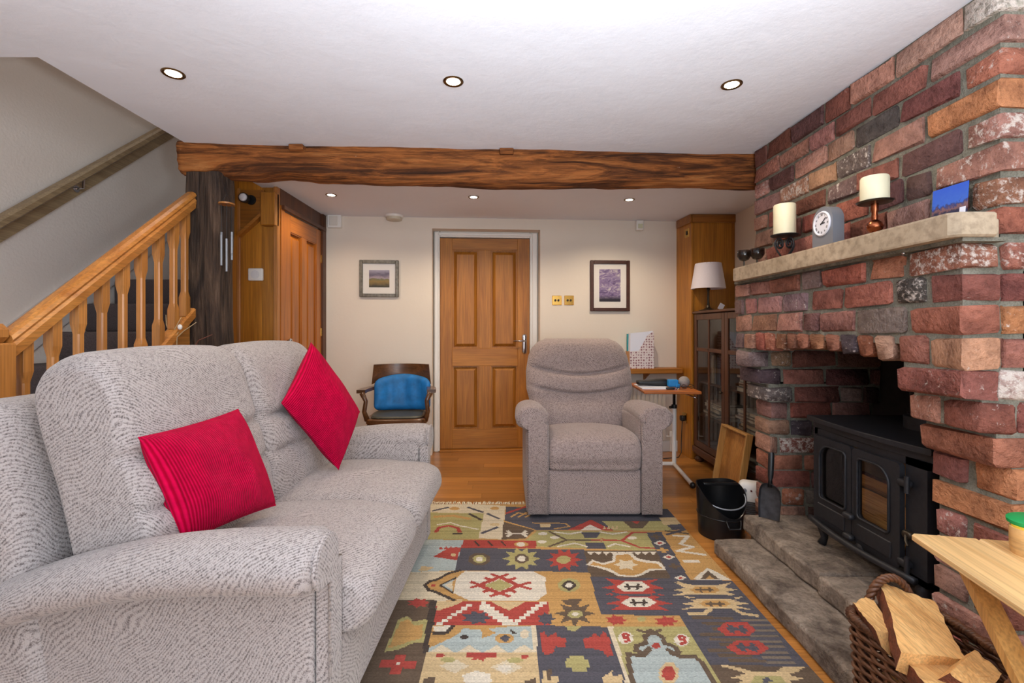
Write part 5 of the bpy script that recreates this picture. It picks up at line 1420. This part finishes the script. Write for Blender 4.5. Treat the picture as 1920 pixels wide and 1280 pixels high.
def bcush(v):
    x,y,z=v; z2=z+.055*(1-(x/.235)**2)*(1 if z>0 else .0)
    r=.010*math.sin((x+.02)*52)*max(0,1-abs(z)/.12)*(1 if y<0 else 0)
    return Vector((x,y+.09*(x/.235)**2*-1+.0+r,z2))
bl=single('blue_cushion',mv(xf(rbox(.46,.085,.245,.045,26,bcush),Matrix.Rotation(-.10,4,'X')),0,0,0),M['blue'],'bright blue channelled cushion on the dark captain\'s chair','cushion',loc=Vector((-.845,3.915,.588)),smooth=True,rz=math.radians(4))

# overbed table and the things on it
ov=thing('overbed_table','tilting overbed table with cherry top and white steel stand','table',(1.22,3.57,0),math.radians(-4))
OZ=.70
ob('table_top',cbox(-.20,.205,-.26,.25,OZ-.022,OZ,.005),M['cherry'],ov)
ob('pole',cat(tube([(.165,.27,.04),(.165,.27,.50)],.017,12)),M['white'],ov,smooth=40)
ob('inner_pole',tube([(.165,.27,.50),(.165,.27,OZ-.04),(.14,.2,OZ-.03)],.012,10),M['blackpl'],ov,smooth=True)
ob('collar',cat(mv(lathe([(.022,0),(.022,.03)],12),.165,.27,.49),tube([(.165,.27,.505),(.125,.25,.50)],.012,8)),M['blackpl'],ov,smooth=40)
ob('support_arm',box(-.16,.18,.16,.20,OZ-.036,OZ-.022),M['blackpl'],ov)
ob('foot_tube',cat(tube([(.165,.30,.032),(.15,-.22,.026)],.016,10)),M['white'],ov,smooth=40)
ob('foot_tube',tube([(.165,.27,.032),(-.20,.27,.032)],.016,10),M['white'],ov,smooth=40)
for p in ((.15,-.235,.024),(-.215,.27,.024)): ob('castor_cap',mv(sphere(.022,10,8),*p),M['blackpl'],ov,smooth=True)
ob('tilt_lever',tube([(.12,-.16,OZ-.03),(.17,-.2,OZ-.05),(.19,-.21,OZ-.06)],.006,6),M['chrome'],ov,smooth=True)
RO=Matrix.Translation((1.22,3.57,OZ))@Matrix.Rotation(math.radians(-4),4,'Z')
def on(s): return xf(s,RO)
single('paper_sheet',on(box(-.19,.02,-.16,.13,.0005,.004)),M['paper'],'white paper sheets lying on the cherry overbed table','paper')
single('spectacle_case',on(mv(rbox(.24,.075,.05,.024,12,lambda v:Vector((v[0],v[1],v[2]*(1+.25*math.sin(v[0]*22))))),-.075,.02,.030)),M['blackpl'],'dark brown pouch on the overbed table papers','pouch',smooth=True)
single('blue_clip',on(cat(mv(rbox(.075,.05,.055,.008,6),.065,-.04,.033),mv(rbox(.03,.03,.03,.006,6),.095,-.06,.016))),M['bluep'],'bright blue plastic clip on the overbed table','clip')
single('sock_ball',on(mv(sphere(.042,16,12),.155,-.02,.042)),M['grey'],'pale grey round ball beside the blue clip','ball',smooth=True)
kb=thing('key_bunch','bunch of keys at the front of the overbed table','keys',RO@Vector((.06,-.17,.0)),math.radians(-4))
for k in range(4): ob('key',mv(rot(cat(box(0,.045,-.004,.004,.001+.003*k,.003+.003*k),mv(lathe([(.011,0),(.011,.002)],10),0,0,.001+.003*k)),k*1.1-.6,'Z'),.004*k,0,0),M['chrome'] if k%2 else M['brass'],kb)
ob('key_fob',mv(rbox(.06,.03,.014,.006,6),-.05,.0,.009),M['blackpl'],kb,smooth=True)
gl=thing('spectacles','folded spectacles beside the keys on the overbed table','spectacles',RO@Vector((.15,-.12,0)),.3)
for s in (-1,1): ob('lens_rim',mv(rot(tube([(.022*math.cos(2*math.pi*k/16),.016*math.sin(2*math.pi*k/16),0) for k in range(16)],.0022,5,closed=True),1.1,'X'),s*.03,0,.018),M['blackpl'],gl,smooth=True)
for s in (-1,1): ob('temple',tube([(s*.055,0,.02),(s*.05,.06,.006),(s*.02,.085,.004)],.002,5),M['blackpl'],gl,smooth=True)

# radiator and its shelf
rd=thing('radiator','cream ribbed panel radiator on the wall behind the armchair','radiator',MB@Vector((1.02,-.06,.12)),AB)
pts=[]
nf=24; W_=.95
V=[];Fc=[]
prof=[]
for k in range(nf):
    a=-W_/2+W_*k/nf; s=W_/nf
    prof+=[(a,0),(a+s*.18,-.014),(a+s*.72,-.014),(a+s*.9,0)]
prof.append((W_/2,0))
ob('ribbed_panel',cat(([Vector((x,y,z)) for z in (0,.5) for x,y in prof],[(i,i+1,len(prof)+i+1,len(prof)+i) for i in range(len(prof)-1)]),box(-W_/2,W_/2,.001,.03,0,.5)),M['rad'],rd)
ob('top_grille',box(-W_/2,W_/2,-.012,.04,.5,.515),M['rad'],rd)
ob('valve',cat(tube([(W_/2,.01,.03),(W_/2+.05,.01,.03),(W_/2+.05,.01,-.11)],.008,8),mv(lathe([(.016,0),(.018,.02),(.014,.05)],12),W_/2+.05,.01,.03)),M['white'],rd,smooth=40)
for x in (-.35,.35): ob('wall_bracket',box(x-.02,x+.02,.03,.059,.1,.4),M['white'],rd)
sh=thing('radiator_shelf','narrow oak shelf on the wall above the radiator','shelf',MB@Vector((1.0,-.08,.74)),AB)
ob('shelf_board',cbox(-.55,.61,-.075,.079,0,.045,.004),M['oakx'],sh)
for x in (-.4,.3): ob('shelf_bracket',prism([(-.06,0),(.079,0),(.079,-.07)],x,x+.015,'X'),M['oakx'],sh)
# magazine file with papers
def pat_mat():
    m,nt,bs=new('patterned_card'); bs.inputs['Roughness'].default_value=.7
    v=coords(nt,(1,1,1),rnd=False); b=N(nt,'ShaderNodeTexBrick'); 
    vr=N(nt,'ShaderNodeTexVoronoi'); vr.inputs['Scale'].default_value=42; vr.inputs['Randomness'].default_value=.25; L(nt,v,vr.inputs['Vector'])
    r=ramp(nt,[(.30,S(150,104,112)),(.42,S(226,214,212))]); L(nt,vr.outputs['Distance'],r.inputs[0]); L(nt,r.outputs[0],bs.inputs['Base Color']); return m
mf=thing('magazine_file','patterned card magazine file full of papers on the radiator shelf','magazine file',MB@Vector((1.235,-.075,.785)),AB)
pm_=pat_mat()
ob('file_side',prism([(-.105,0),(.115,0),(.115,.335),(.06,.30),(-.02,.16),(-.105,.155)],-.05,-.046,'Y'),pm_,mf)
ob('file_side',prism([(-.105,0),(.115,0),(.115,.335),(.06,.30),(-.02,.16),(-.105,.155)],.05,.054,'Y'),pm_,mf)
ob('file_back',box(.115,.119,-.05,.054,0,.335),pm_,mf); ob('file_front',box(-.109,-.105,-.05,.054,0,.155),M['bamboo'],mf); ob('file_bottom',box(-.105,.115,-.046,.05,0.001,.004),pm_,mf)
pw=MB@Matrix.Translation((1.235,-.075,.785))
def onf(s): return xf(s,pw)
single('paper_bundle',onf(prism([(-.10,.006),(.112,.006),(.112,.342),(.09,.335),(-.095,.318)],-.04,.01,'Y')),M['paper'],'sheaf of white papers standing in the patterned magazine file','papers')
single('teal_folder',onf(box(-.103,.06,.014,.04,.006,.312)),M['teal'],'teal folder standing behind papers in the magazine file','folder')

# bookcase against the right alcove wall
bx=thing('bookcase','dark oak glazed bookcase in the right-hand alcove','bookcase',(1.83,3.51,0))
BXF,BYa,BYb,BZ=1.66,2.93,4.06,1.275
dk=M['dark']
ob('carcass',cat(box(BXF+.022,2.02,BYa,BYa+.022,.1,BZ),box(BXF+.022,2.02,BYb-.022,BYb,.1,BZ),box(2.005,2.02,BYa,BYb,.1,BZ),box(BXF+.022,2.02,BYa,BYb,.1,.125)),dk,bx,w=True)
ob('top_board',cbox(BXF-.012,2.025,BYa-.012,BYb+.008,BZ,BZ+.02,.005),M['darky'],bx,w=True)
ob('plinth',cat(cbox(BXF-.012,2.02,BYa-.01,BYb+.008,.075,.13,.006),cbox(BXF+.0,2.02,BYa,BYb,.06,.08,.004)),M['darky'],bx,w=True)
for x in (BXF+.03,1.97):
    for y in (BYa+.06,BYb-.05): ob('bun_foot',mv(lathe([(.02,0),(.038,.012),(.04,.03),(.022,.05),(.022,.065)],16),x,y,0),dk,bx,w=True,smooth=40)
for z in (.40,.68,.96): ob('shelf',box(BXF+.03,2.005,BYa+.022,BYb-.022,z,z+.016),M['darky'],bx,w=True)
ym=(BYa+BYb)/2
for a,b in ((BYa+.005,ym-.002),(ym+.002,BYb-.005)):
    e=.05; z0,z1=.135,BZ-.005
    fr=cat(cbox(BXF,BXF+.02,a,a+e,z0,z1,.003),cbox(BXF,BXF+.02,b-e,b,z0,z1,.003),cbox(BXF,BXF+.02,a+e,b-e,z0,z0+e,.003),cbox(BXF,BXF+.02,a+e,b-e,z1-e,z1,.003))
    d=ob('glazed_door',fr,dk,bx,w=True)
    lc=lambda s:mv(s,*(-bx.location))
    ob('glazing_bar',lc(cbox(BXF+.002,BXF+.016,a+e,b-e,.955,.985,.003)),M['darky'],d)
    ob('glazing_bar',lc(cbox(BXF+.002,BXF+.016,(a+b)/2-.011,(a+b)/2+.011,z0+e,z1-e,.003)),dk,d)
    ob('glass_pane',lc(box(BXF+.008,BXF+.010,a+e,b-e,z0+e,z1-e)),M['glass'],d)
ob('door_pull',cat(mv(sphere(.012,10,8),BXF-.016,ym+.03,.66),tube([(BXF,ym+.03,.66),(BXF-.016,ym+.03,.66)],.005,6)),M['bronze'],bx,w=True,smooth=True)
random.seed(9)
bcol=[S(150,150,150),S(120,96,84),S(70,84,104),S(176,168,150),S(104,52,48),S(60,66,60),S(200,196,186),S(90,100,120)]
bmats=[plain('book_cover_%d'%i,c,.6,0,30,.12) for i,c in enumerate(bcol)]
pgm=plain('book_pages',S(206,198,180),.9,0,200,.1)
desc=['pale grey','brown','slate blue','cream','dark red','dark green','off-white','blue-grey']
def flatbook(x,y,z,w_,d_,t,i,label,group):
    b=thing('book',label,'book',(x,y,z),random.uniform(-.06,.06),group)
    ob('cover',cat(box(-d_/2,d_/2,-w_/2,w_/2,0,.003),box(-d_/2,d_/2,-w_/2,w_/2,t-.003,t),box(d_/2-.003,d_/2,-w_/2,w_/2,.003,t-.003)),bmats[i],b)
    ob('pages',box(-d_/2+.004,d_/2-.003,-w_/2+.004,w_/2-.004,.003,t-.003),pgm,b); return b
ordn=['lowest','second','third','fourth','fifth','sixth']
for sname,y0,zz_,n in (('bottom shelf near the tray',3.22,.126,4),('second shelf near the tray',3.22,.417,6),('third shelf near the tray',3.2,.697,5),('second shelf behind the far door',3.78,.417,5)):
    z=zz_
    for k in range(n):
        t=random.uniform(.016,.034); i=random.randrange(8)
        flatbook(1.80+random.uniform(-.01,.01),y0+random.uniform(-.02,.02),z,random.uniform(.26,.32),random.uniform(.2,.24),t,i,'%s book, %s of the pile on the bookcase %s'%(desc[i],ordn[k],sname),'books in the glazed bookcase'); z+=t+.0005
y=3.62
for k in range(9):
    t=random.uniform(.018,.034); h_=random.uniform(.19,.24); i=(k*3+1)%8
    b=thing('book','%s upright book, %s from the near end of the bookcase row'%(desc[i],('first','second','third','fourth','fifth','sixth','seventh','eighth','ninth')[k]),'book',(1.79,y+t/2,.697),0,'books in the glazed bookcase')
    ob('cover',cat(box(-.075,.075,-t/2,-t/2+.003,0,h_),box(-.075,.075,t/2-.003,t/2,0,h_),box(-.075,-.072,-t/2,t/2,0,h_)),bmats[i],b); ob('pages',box(-.071,.07,-t/2+.003,t/2-.003,.004,h_-.005),pgm,b); y+=t+.001
# lamp on the bookcase
lp=thing('table_lamp','table lamp with white drum shade on the bookcase','lamp',(1.745,3.965,BZ+.021))
ob('lamp_base',lathe([(.075,0),(.075,.008),(.04,.016),(.018,.03),(.012,.05)],24),M['bronze'],lp,smooth=40)
ob('lamp_stem',lathe([(.009,.045),(.012,.06),(.009,.075),(.009,.17),(.015,.185),(.009,.2)],16),M['brass'] if 0 else M['bronze'],lp,smooth=40)
sh_=lathe([(.139,.19),(.105,.405)],32,False); sh2=lathe([(.137,.19),(.103,.405)],32,False)
ob('lamp_shade',cat(sh_,(sh2[0],[f[::-1] for f in sh2[1]])),M['shade'],lp,smooth=True)
ob('shade_ring',cat(tube([(.104*math.cos(2*math.pi*k/24),.104*math.sin(2*math.pi*k/24),.40) for k in range(24)],.002,5,closed=True),tube([(-.104,0,.40),(.104,0,.40)],.002,5),tube([(0,0,.19),(0,0,.40)],.004,6)),M['brass'],lp,smooth=True)
single('paper_slip',mv(rot(box(-.02,.02,-.001,.001,0,.05),.5,'Y'),1.72,3.70,BZ+.024),M['paper'],'little white paper slip on top of the bookcase','paper')
# socket with plug and flex on the boxed column side
pos=Vector((1.634,4.19,.345))
sk=thing('wall_socket','brass wall socket low on the oak boxed column','socket',pos,.1)
ob('plate',cbox(-.008,.0,-.045,.045,-.045,.045,.003),M['brass'],sk); ob('plug',mv(rbox(.04,.05,.05,.012,8),-.028,-.01,-.005),M['blackpl'],sk,smooth=True)
ob('flex',tube([(-.03,-.01,-.03),(-.032,0,-.15),(-.03,.01,-.25),(-.05,-.03,-.31),(-.1,-.08,-.335),(-.25,-.10,-.338)],.004,6),M['blackpl'],sk,smooth=True)

# ------------------------------------------------------------------ pictures
def art(name,fn):
    m,nt,bs=new(name); bs.inputs['Roughness'].default_value=.5; fn(nt,bs); return m
def landscape(nt,bs):
    tc=N(nt,'ShaderNodeTexCoord'); mp=N(nt,'ShaderNodeMapping'); L(nt,tc.outputs['Object'],mp.inputs[0]); mp.inputs['Scale'].default_value=(1,1,1)
    sp=N(nt,'ShaderNodeSeparateXYZ'); L(nt,mp.outputs[0],sp.inputs[0]); n=noise_(nt,mp.outputs[0],30,5,.6,.8)
    a=N(nt,'ShaderNodeMath',operation='MULTIPLY_ADD'); a.inputs[1].default_value=.06; L(nt,n.outputs[0],a.inputs[0]); L(nt,sp.outputs['Z'],a.inputs[2])
    mr=N(nt,'ShaderNodeMapRange'); mr.inputs[1].default_value=-.04; mr.inputs[2].default_value=.11; L(nt,a.outputs[0],mr.inputs[0])
    r=ramp(nt,[(0,S(60,56,40)),(.3,S(150,120,60)),(.45,S(110,110,70)),(.5,S(170,150,160)),(.7,S(90,80,104)),(1,S(170,160,176))]); L(nt,mr.outputs[0],r.inputs[0]); L(nt,r.outputs[0],bs.inputs['Base Color'])
def seascape(nt,bs):
    tc=N(nt,'ShaderNodeTexCoord'); mp=N(nt,'ShaderNodeMapping'); L(nt,tc.outputs['Object'],mp.inputs[0]); mp.inputs['Scale'].default_value=(1,1,2)
    sp=N(nt,'ShaderNodeSeparateXYZ'); L(nt,tc.outputs['Object'],sp.inputs[0]); n=noise_(nt,mp.outputs[0],14,6,.6,1.5)
    r=ramp(nt,[(.3,S(84,64,110)),(.5,S(140,120,160)),(.65,S(206,196,196))]); L(nt,n.outputs[0],r.inputs[0])
    mr=N(nt,'ShaderNodeMapRange'); mr.inputs[1].default_value=-.125; mr.inputs[2].default_value=-.085; L(nt,sp.outputs['Z'],mr.inputs[0])
    L(nt,mixc(nt,mr.outputs[0],S(40,34,50),r.outputs[0]),bs.inputs['Base Color'])
def picture(name,label,cx,cz,w_,h_,fw,fm,mount,artw,arth,artz,am):
    p=thing(name,label,'picture',MB@Vector((cx,-.001,cz)),AB)
    a,b=w_/2,h_/2
    ob('frame',cat(cbox(-a,-a+fw,-.024,0,-b,b,.004),cbox(a-fw,a,-.024,0,-b,b,.004),cbox(-a+fw,a-fw,-.024,0,-b,-b+fw,.004),cbox(-a+fw,a-fw,-.024,0,b-fw,b,.004)),fm,p)
    ob('mount_card',box(-a+fw,a-fw,-.008,-.001,-b+fw,b-fw),mount,p)
    ob('print',box(-artw/2,artw/2,-.0095,-.008,artz-arth/2,artz+arth/2),am,p)
    ob('picture_glass',box(-a+fw,a-fw,-.014,-.012,-b+fw,b-fw),M['pglass'],p)
PXB=lambda px:(lambda k:(k*YB/(1-KB*k)))((px-CX)/F)
def bz(py,px): k=(px-CX)/F; Y=YB/(1-KB*k); return H-(py-CY)/F*Y
def lx(px): k=(px-CX)/F; Y=YB/(1-KB*k); X=k*Y; return X/math.cos(AB)
picture('framed_picture','small landscape print in pewter frame left of the oak door',lx(711.5),bz(522.5,711),.348,.33,.03,M['pewter'],M['mount'],.18,.155,.0,art('landscape_print',landscape))
picture('framed_picture','purple seascape print in dark brown frame right of the oak door',lx(1143),bz(536,1143),.372,.47,.032,M['rust'],M['mount'],.20,.30,.004,art('seascape_print',seascape))
# switches
for k,px in enumerate((1044,1067)):
    s=thing('light_switch',('left-hand','right-hand')[k]+' brass twin toggle switch beside the oak door','switch',MB@Vector((lx(px),-.0005,bz(563,px))),AB,'brass switches by the door')
    ob('switch_plate',cbox(-.044,.044,-.005,0,-.044,.044,.003),M['brass'],s)
    for x in (-.014,.014): ob('toggle',cat(mv(rot(lathe([(.011,0),(.009,.006)],12),math.pi/2,'X'),x,-.005,0),tube([(x,-.008,0),(x,-.02,-.008)],.004,6)),M['bronze'],s,smooth=40)
sp_=thing('column_switch','small brass switch high on the oak boxed column','switch',Vector((1.640,4.15,2.0)),.1)
ob('switch_plate',cbox(-.006,0,-.04,.04,-.04,.04,.002),M['brass'],sp_); ob('rocker',cbox(-.011,-.006,-.012,.012,-.018,.018,.002),M['bronze'],sp_)
th=thing('thermostat','square white thermostat on the golden oak panelling','thermostat',P(481.5,515,3.30)+Vector((0,-.001,0)))
ob('case',cbox(-.052,.052,-.024,0,-.044,.044,.006),M['white'],th); ob('dial',mv(rot(lathe([(.03,0),(.029,.004)],24),math.pi/2,'X'),0,-.024,0),plain('thermostat_dial',S(222,222,224),.4),th,smooth=40)
mo=thing('motion_sensor','small white alarm sensor at the top of the back wall','alarm sensor',MB@Vector((lx(1197),-.001,bz(424,1197))),AB)
ob('case',mv(rbox(.07,.05,.095,.012,8),0,-.026,0),M['white'],mo,smooth=40); ob('sensor_window',mv(cbox(-.022,.022,-.004,0,-.03,.012,.002),0,-.05,0),plain('sensor_cream',S(206,206,176),.4),mo)
db=thing('door_chime','white box chime in the corner above the cupboard door','chime',MB@Vector((lx(629),-.001,bz(416,629))),AB)
ob('case',cbox(-.06,.06,-.04,0,-.058,.058,.005),M['white'],db); ob('front_panel',cbox(-.042,.03,-.045,-.04,-.04,.045,.002),plain('chime_cream',S(222,214,204),.5),db)
sd=thing('smoke_detector','round white smoke detector on the ceiling by the back wall','smoke detector',P(739,411,4.1)); sd.location=Vector(((739-CX)/F*4.12,4.12,CE))
ob('base_ring',mv(lathe([(.074,-.018),(.078,-.01),(.078,-.0005)],28),0,0,0),M['white'],sd,smooth=40); ob('vent_cover',lathe([(.05,-.046),(.066,-.04),(.070,-.02),(.070,-.018)],28),plain('detector_cream',S(206,196,176),.5),sd,smooth=40)

# ------------------------------------------------------------------ downlights
DLs=[(325,137,'front left'),(850,152,'front middle'),(1372,158,'front right'),(621,365,'left back'),(888,369,'middle back'),(1180,374,'right back')]
for px,py,nm in DLs:
    Y=F*(CE-H)/(CY-py); X=(px-CX)/F*Y
    d=thing('downlight','%s ceiling downlight with brass bezel, lit'%nm,'downlight',(X,Y,CE),0,'recessed ceiling downlights')
    bez=[(.041,-.0005),(.0415,-.003),(.038,-.006),(.029,-.004),(.027,-.001),(.027,-.0005)]
    ob('bezel',lathe(bez,28,False),plain('antique_brass',S(120,94,58),.3,1) if px==325 else bpy.data.materials['antique_brass'],d,smooth=40)
    ob('lens',lathe([(.0268,-.0035),(.0268,-.001)],24),M['bulb'],d)
    l=bpy.data.lights.new('downlight_lamp','SPOT'); l.energy=(11 if px==621 else 23) if py>300 else 11; l.color=(1,.82,.6); l.spot_size=math.radians(150); l.spot_blend=.6; l.shadow_soft_size=.03
    o=bpy.data.objects.new('downlight_lamp',l); C.objects.link(o); o.parent=d; o.location=(0,0,-.012)

# ------------------------------------------------------------------ mantel ornaments
c1=thing('pillar_candle','tall ivory pillar candle at the far end of the mantel','candle',(1.32,2.183,1.590))
ob('wax',lathe([(.046,0),(.047,.004),(.047,.134),(.044,.140),(.036,.137),(.02,.134)],28),M['candle'],c1,smooth=40); ob('wick',tube([(0,0,.13),(.002,0,.145)],.0015,5),M['ink'],c1)
h1=thing('candle_holder','black wrought-iron scroll candle holder on the mantel','candle holder',(1.32,2.183,mzt+.001))
ob('dish',lathe([(.02,.113),(.056,.115),(.060,.120),(.056,.121),(.02,.120)],28),M['iron'],h1,smooth=40)
def spiral(cx,sgn):
    pts=[]
    for k in range(34):
        t=k/33; a=math.radians(-60+620*t); r=.028*(1-.8*t); pts.append((0,sgn*(cx-.0+ -r*math.cos(a)),.078+r*math.sin(a)))
    return pts
for rz_ in (0,math.pi/2):
    for sg in (-1,1):
        pts=[(0,sg*.004,.002),(0,sg*.022,.022),(0,sg*.044,.05)]+[(0,sg*(.028+.026*math.cos(math.radians(-30+600*k/40))*(1-.75*k/40)),.078+.028*math.sin(math.radians(-30+600*k/40))*(1-.75*k/40)) for k in range(41)]
        ob('scroll',rot(tube(pts,.0035,6),rz_+.2,'Z'),M['iron'],h1,smooth=True)
ob('scroll_foot',lathe([(.02,0),(.018,.004),(.006,.006)],16),M['iron'],h1)
ck=thing('mantel_clock','silver arch-topped mantel clock','clock',(1.30,1.895,mzt+.001))
def archp(w_,h_,n=18): 
    r=w_/2; return [(-r,0),(r,0)]+[(r*math.cos(math.pi*k/n),h_-r+r*math.sin(math.pi*k/n)) for k in range(n+1)]
ob('clock_case',prism(archp(.122,.176),0,.045,'X'),M['silver'],ck,smooth=30)
def disc(r,x0,x1,cz,n=28): return prism([(r*math.cos(2*math.pi*k/n),cz+r*math.sin(2*math.pi*k/n)) for k in range(n)],x0,x1,'X')
ob('bezel',cat(tube([(-.002,.046*math.cos(2*math.pi*k/32),.108+.046*math.sin(2*math.pi*k/32)) for k in range(32)],.005,6,closed=True)),M['dial'],ck,smooth=True)
fcl=ob('dial',disc(.045,-.003,0,.108),M['dial'],ck)
for k,nm in enumerate(['XII','I','II','III','IIII','V','VI','VII','VIII','IX','X','XI']):
    a=math.pi/2-2*math.pi*k/12*-1*-1
    cu=bpy.data.curves.new('numeral','FONT'); cu.body=nm; cu.size=.013; cu.align_x='CENTER'; cu.align_y='CENTER'; cu.extrude=.0003
    t=bpy.data.objects.new('numeral',cu); C.objects.link(t)
    me=bpy.data.meshes.new_from_object(t); bpy.data.objects.remove(t)
    # text lies in XY: map x -> -y (dial seen from -X), y -> z
    ang=-2*math.pi*k/12; ca_,sa_=math.cos(ang),math.sin(ang)
    for v in me.vertices:
        x_,y_=v.co.x*.8,v.co.y; xr,yr=x_*ca_-y_*sa_,x_*sa_+y_*ca_
        px_,pz_=.035*math.sin(2*math.pi*k/12)+xr,.035*math.cos(2*math.pi*k/12)+yr
        v.co=Vector((-.0034-v.co.z,-px_,.108+pz_))
    me.materials.clear(); me.materials.append(M['ink']); o=bpy.data.objects.new('numeral',me); C.objects.link(o); o.parent=fcl
def hand(ang,ln_,w_): 
    d=Vector((0,-math.sin(ang),math.cos(ang))); c0=Vector((-.0045,0,.108)); return seg(c0-d*.006,c0+d*ln_,w_,.001,Vector((1,0,0)))
ob('hour_hand',hand(math.radians(85),.02,.004),M['ink'],fcl); ob('minute_hand',hand(math.radians(50),.033,.003),M['ink'],fcl)
c2=thing('pillar_candle','short ivory pillar candle on the copper candlestick','candle',(1.33,1.665,1.606))
ob('wax',lathe([(.042,0),(.043,.004),(.043,.080),(.040,.086),(.03,.083)],28),M['candle'],c2,smooth=40); ob('wick',tube([(0,0,.08),(.002,0,.092)],.0015,5),M['ink'],c2)
h2=thing('candlestick','copper candlestick with dark drip dish on the mantel','candle holder',(1.33,1.665,mzt+.001))
ob('drip_dish',lathe([(.015,.128),(.05,.130),(.055,.136),(.052,.137),(.015,.135)],28),M['bronze'],h2,smooth=40)
ob('stem',lathe([(.026,0),(.026,.006),(.012,.014),(.010,.022),(.024,.036),(.027,.046),(.022,.060),(.010,.070),(.011,.080),(.009,.095),(.012,.105),(.011,.128)],24),M['copper'],h2,smooth=40)
pcd=thing('postcard','blue mountain postcard propped against the chimney bricks','postcard',(1.395,1.458,mzt+.001))
def card(nt,bs):
    tc=N(nt,'ShaderNodeTexCoord'); sp=N(nt,'ShaderNodeSeparateXYZ'); L(nt,tc.outputs['Object'],sp.inputs[0]); n=noise_(nt,tc.outputs['Object'],60,5,.65)
    a=N(nt,'ShaderNodeMath',operation='MULTIPLY_ADD'); a.inputs[1].default_value=.06; L(nt,n.outputs[0],a.inputs[0]); L(nt,sp.outputs['Z'],a.inputs[2])
    mr=N(nt,'ShaderNodeMapRange'); mr.inputs[1].default_value=.0; mr.inputs[2].default_value=.15; L(nt,a.outputs[0],mr.inputs[0])
    r=ramp(nt,[(0,S(16,24,60)),(.50,S(30,36,70)),(.58,S(130,92,90)),(.64,S(36,52,110)),(.70,S(50,100,200)),(1,S(30,86,200))]); L(nt,mr.outputs[0],r.inputs[0]); L(nt,r.outputs[0],bs.inputs['Base Color'])
ob('card_sheet',rot(box(-.001,.001,-.058,.058,0,.128),.06,'Y'),art('postcard_print',card),pcd)
ob('white_stamp',rot(box(-.002,-.001,-.054,-.036,.012,.052),.06,'Y'),M['paper'],pcd)
single('yellow_pencil',tube([Vector((1.305,1.60,mzt+.005)),Vector((1.33,1.45,mzt+.005))],.0045,6),M['yellow'],'yellow pencil lying on the mantel before the postcard','pencil')
single('white_card',mv(rot(box(-.03,.03,-.02,.02,0,.002),.2,'Z'),1.33,1.425,mzt+.001),M['paper'],'small white card flat on the mantel below the postcard','card')
for k,(px,X) in enumerate(((1394,1.27),(1412,1.31))):
    Y=YX(px,X)
    if k==0: Y=2.455
    else: Y=2.40
    t=thing('glass_goblet',('farther','nearer')[k]+' smoky glass goblet on the far end of the mantel','goblet',(X,Y,mzt+.001),0,'glass goblets on the mantel')
    ob('stem',lathe([(.026,0),(.024,.003),(.004,.008),(.004,.036)],16),M['bronze'],t,smooth=40)
    ob('bowl',cat(lathe([(.005,.036),(.022,.042),(.034,.062),(.034,.092),(.032,.092),(.032,.062),(.02,.046)],20,False)),M['cglass'],t,smooth=True)

# ------------------------------------------------------------------ wind chime, spotlight, dried branches
wc=thing('wind_chime','metal tube wind chime hanging by the old post','wind chime',(-1.485,2.50,1.70))
zc=H+(CY-381)/F*2.50; xc=(425-CX)/F*2.5
wc.location=Vector((xc,2.50,zc))
ob('top_disc',lathe([(.040,-.008),(.040,.0)],20),M['pine'],wc,smooth=40)
for k in range(6):
    a=2*math.pi*k/6; x_,y_=.028*math.cos(a),.028*math.sin(a); l1=.155+.02*(k%3); 
    ob('chime_tube',mv(lathe([(.0058,0),(.0058,.115+.012*k)],10),x_,y_,-l1-.115-.012*k),M['silver'],wc,smooth=40)
    ob('cord',tube([(x_,y_,-.006),(x_,y_,-l1)],.001,4),M['ink'],wc)
ob('hanging_cord',cat(tube([(0.03,0,0),(0,.0,.05)],.001,4),tube([(-.03,0,0),(0,0,.05)],.001,4),tube([(0,0,.05),(-.05,.02,.16)],.0012,4)),M['ink'],wc)
sl=thing('spotlight','small black swivel spotlight on the golden oak panelling','spotlight',P(468,375,3.288))
ob('mounting_plate',mv(rot(lathe([(.035,0),(.033,.012)],20),math.pi/2,'X'),.012,0,0),M['blackpl'],sl,smooth=40)
ob('lamp_head',mv(rot(lathe([(.02,0),(.032,.02),(.034,.06)],20,True),math.pi/2,'X'),-.006,-.012,0),M['blackpl'],sl,smooth=40)
ob('lamp_glass',mv(rot(lathe([(.029,0),(.024,.012),(.01,.018)],20),math.pi/2,'X'),-.006,-.07,0),M['dial'],sl,smooth=True)
dv=thing('dried_branches','dried bare twigs in a dark pot behind the sofa','dried branches',(-1.54,2.34,0))
ob('pot',lathe([(.06,0),(.085,.03),(.09,.2),(.07,.33),(.05,.40),(.055,.43),(.048,.43),(.04,.40)],20),plain('dark_glazed_pot',S(60,44,38),.3),dv,smooth=40)
tw=[([(320,672),(322,640),(335,622)],'twig'),([(322,672),(318,645),(326,620),(340,594)],'twig'),([(318,672),(322,640),(312,608),(311,590)],'twig'),([(331,672),(332,632),(345,620),(368,604)],'twig'),([(352,672),(372,638),(398,627)],'twigr')]
for pth,mk_ in tw:
    Yd=2.37
    pts=[Vector((-1.52,2.36,.40))-dv.location]+[P(x,y,Yd)-dv.location for x,y in pth]
    ob('twig',tube(pts,[.003]+[.0028]*(len(pts)-2)+[.0016],5),M[mk_],dv,smooth=True)
q=P(337.5,613,2.365)-dv.location
ob('seed_pod',mv(xf(sphere(.011,10,8),Matrix.Scale(1.3,4,(0,0,1))),q.x,q.y,q.z),M['mount'],dv,smooth=True,label='white seed pod')
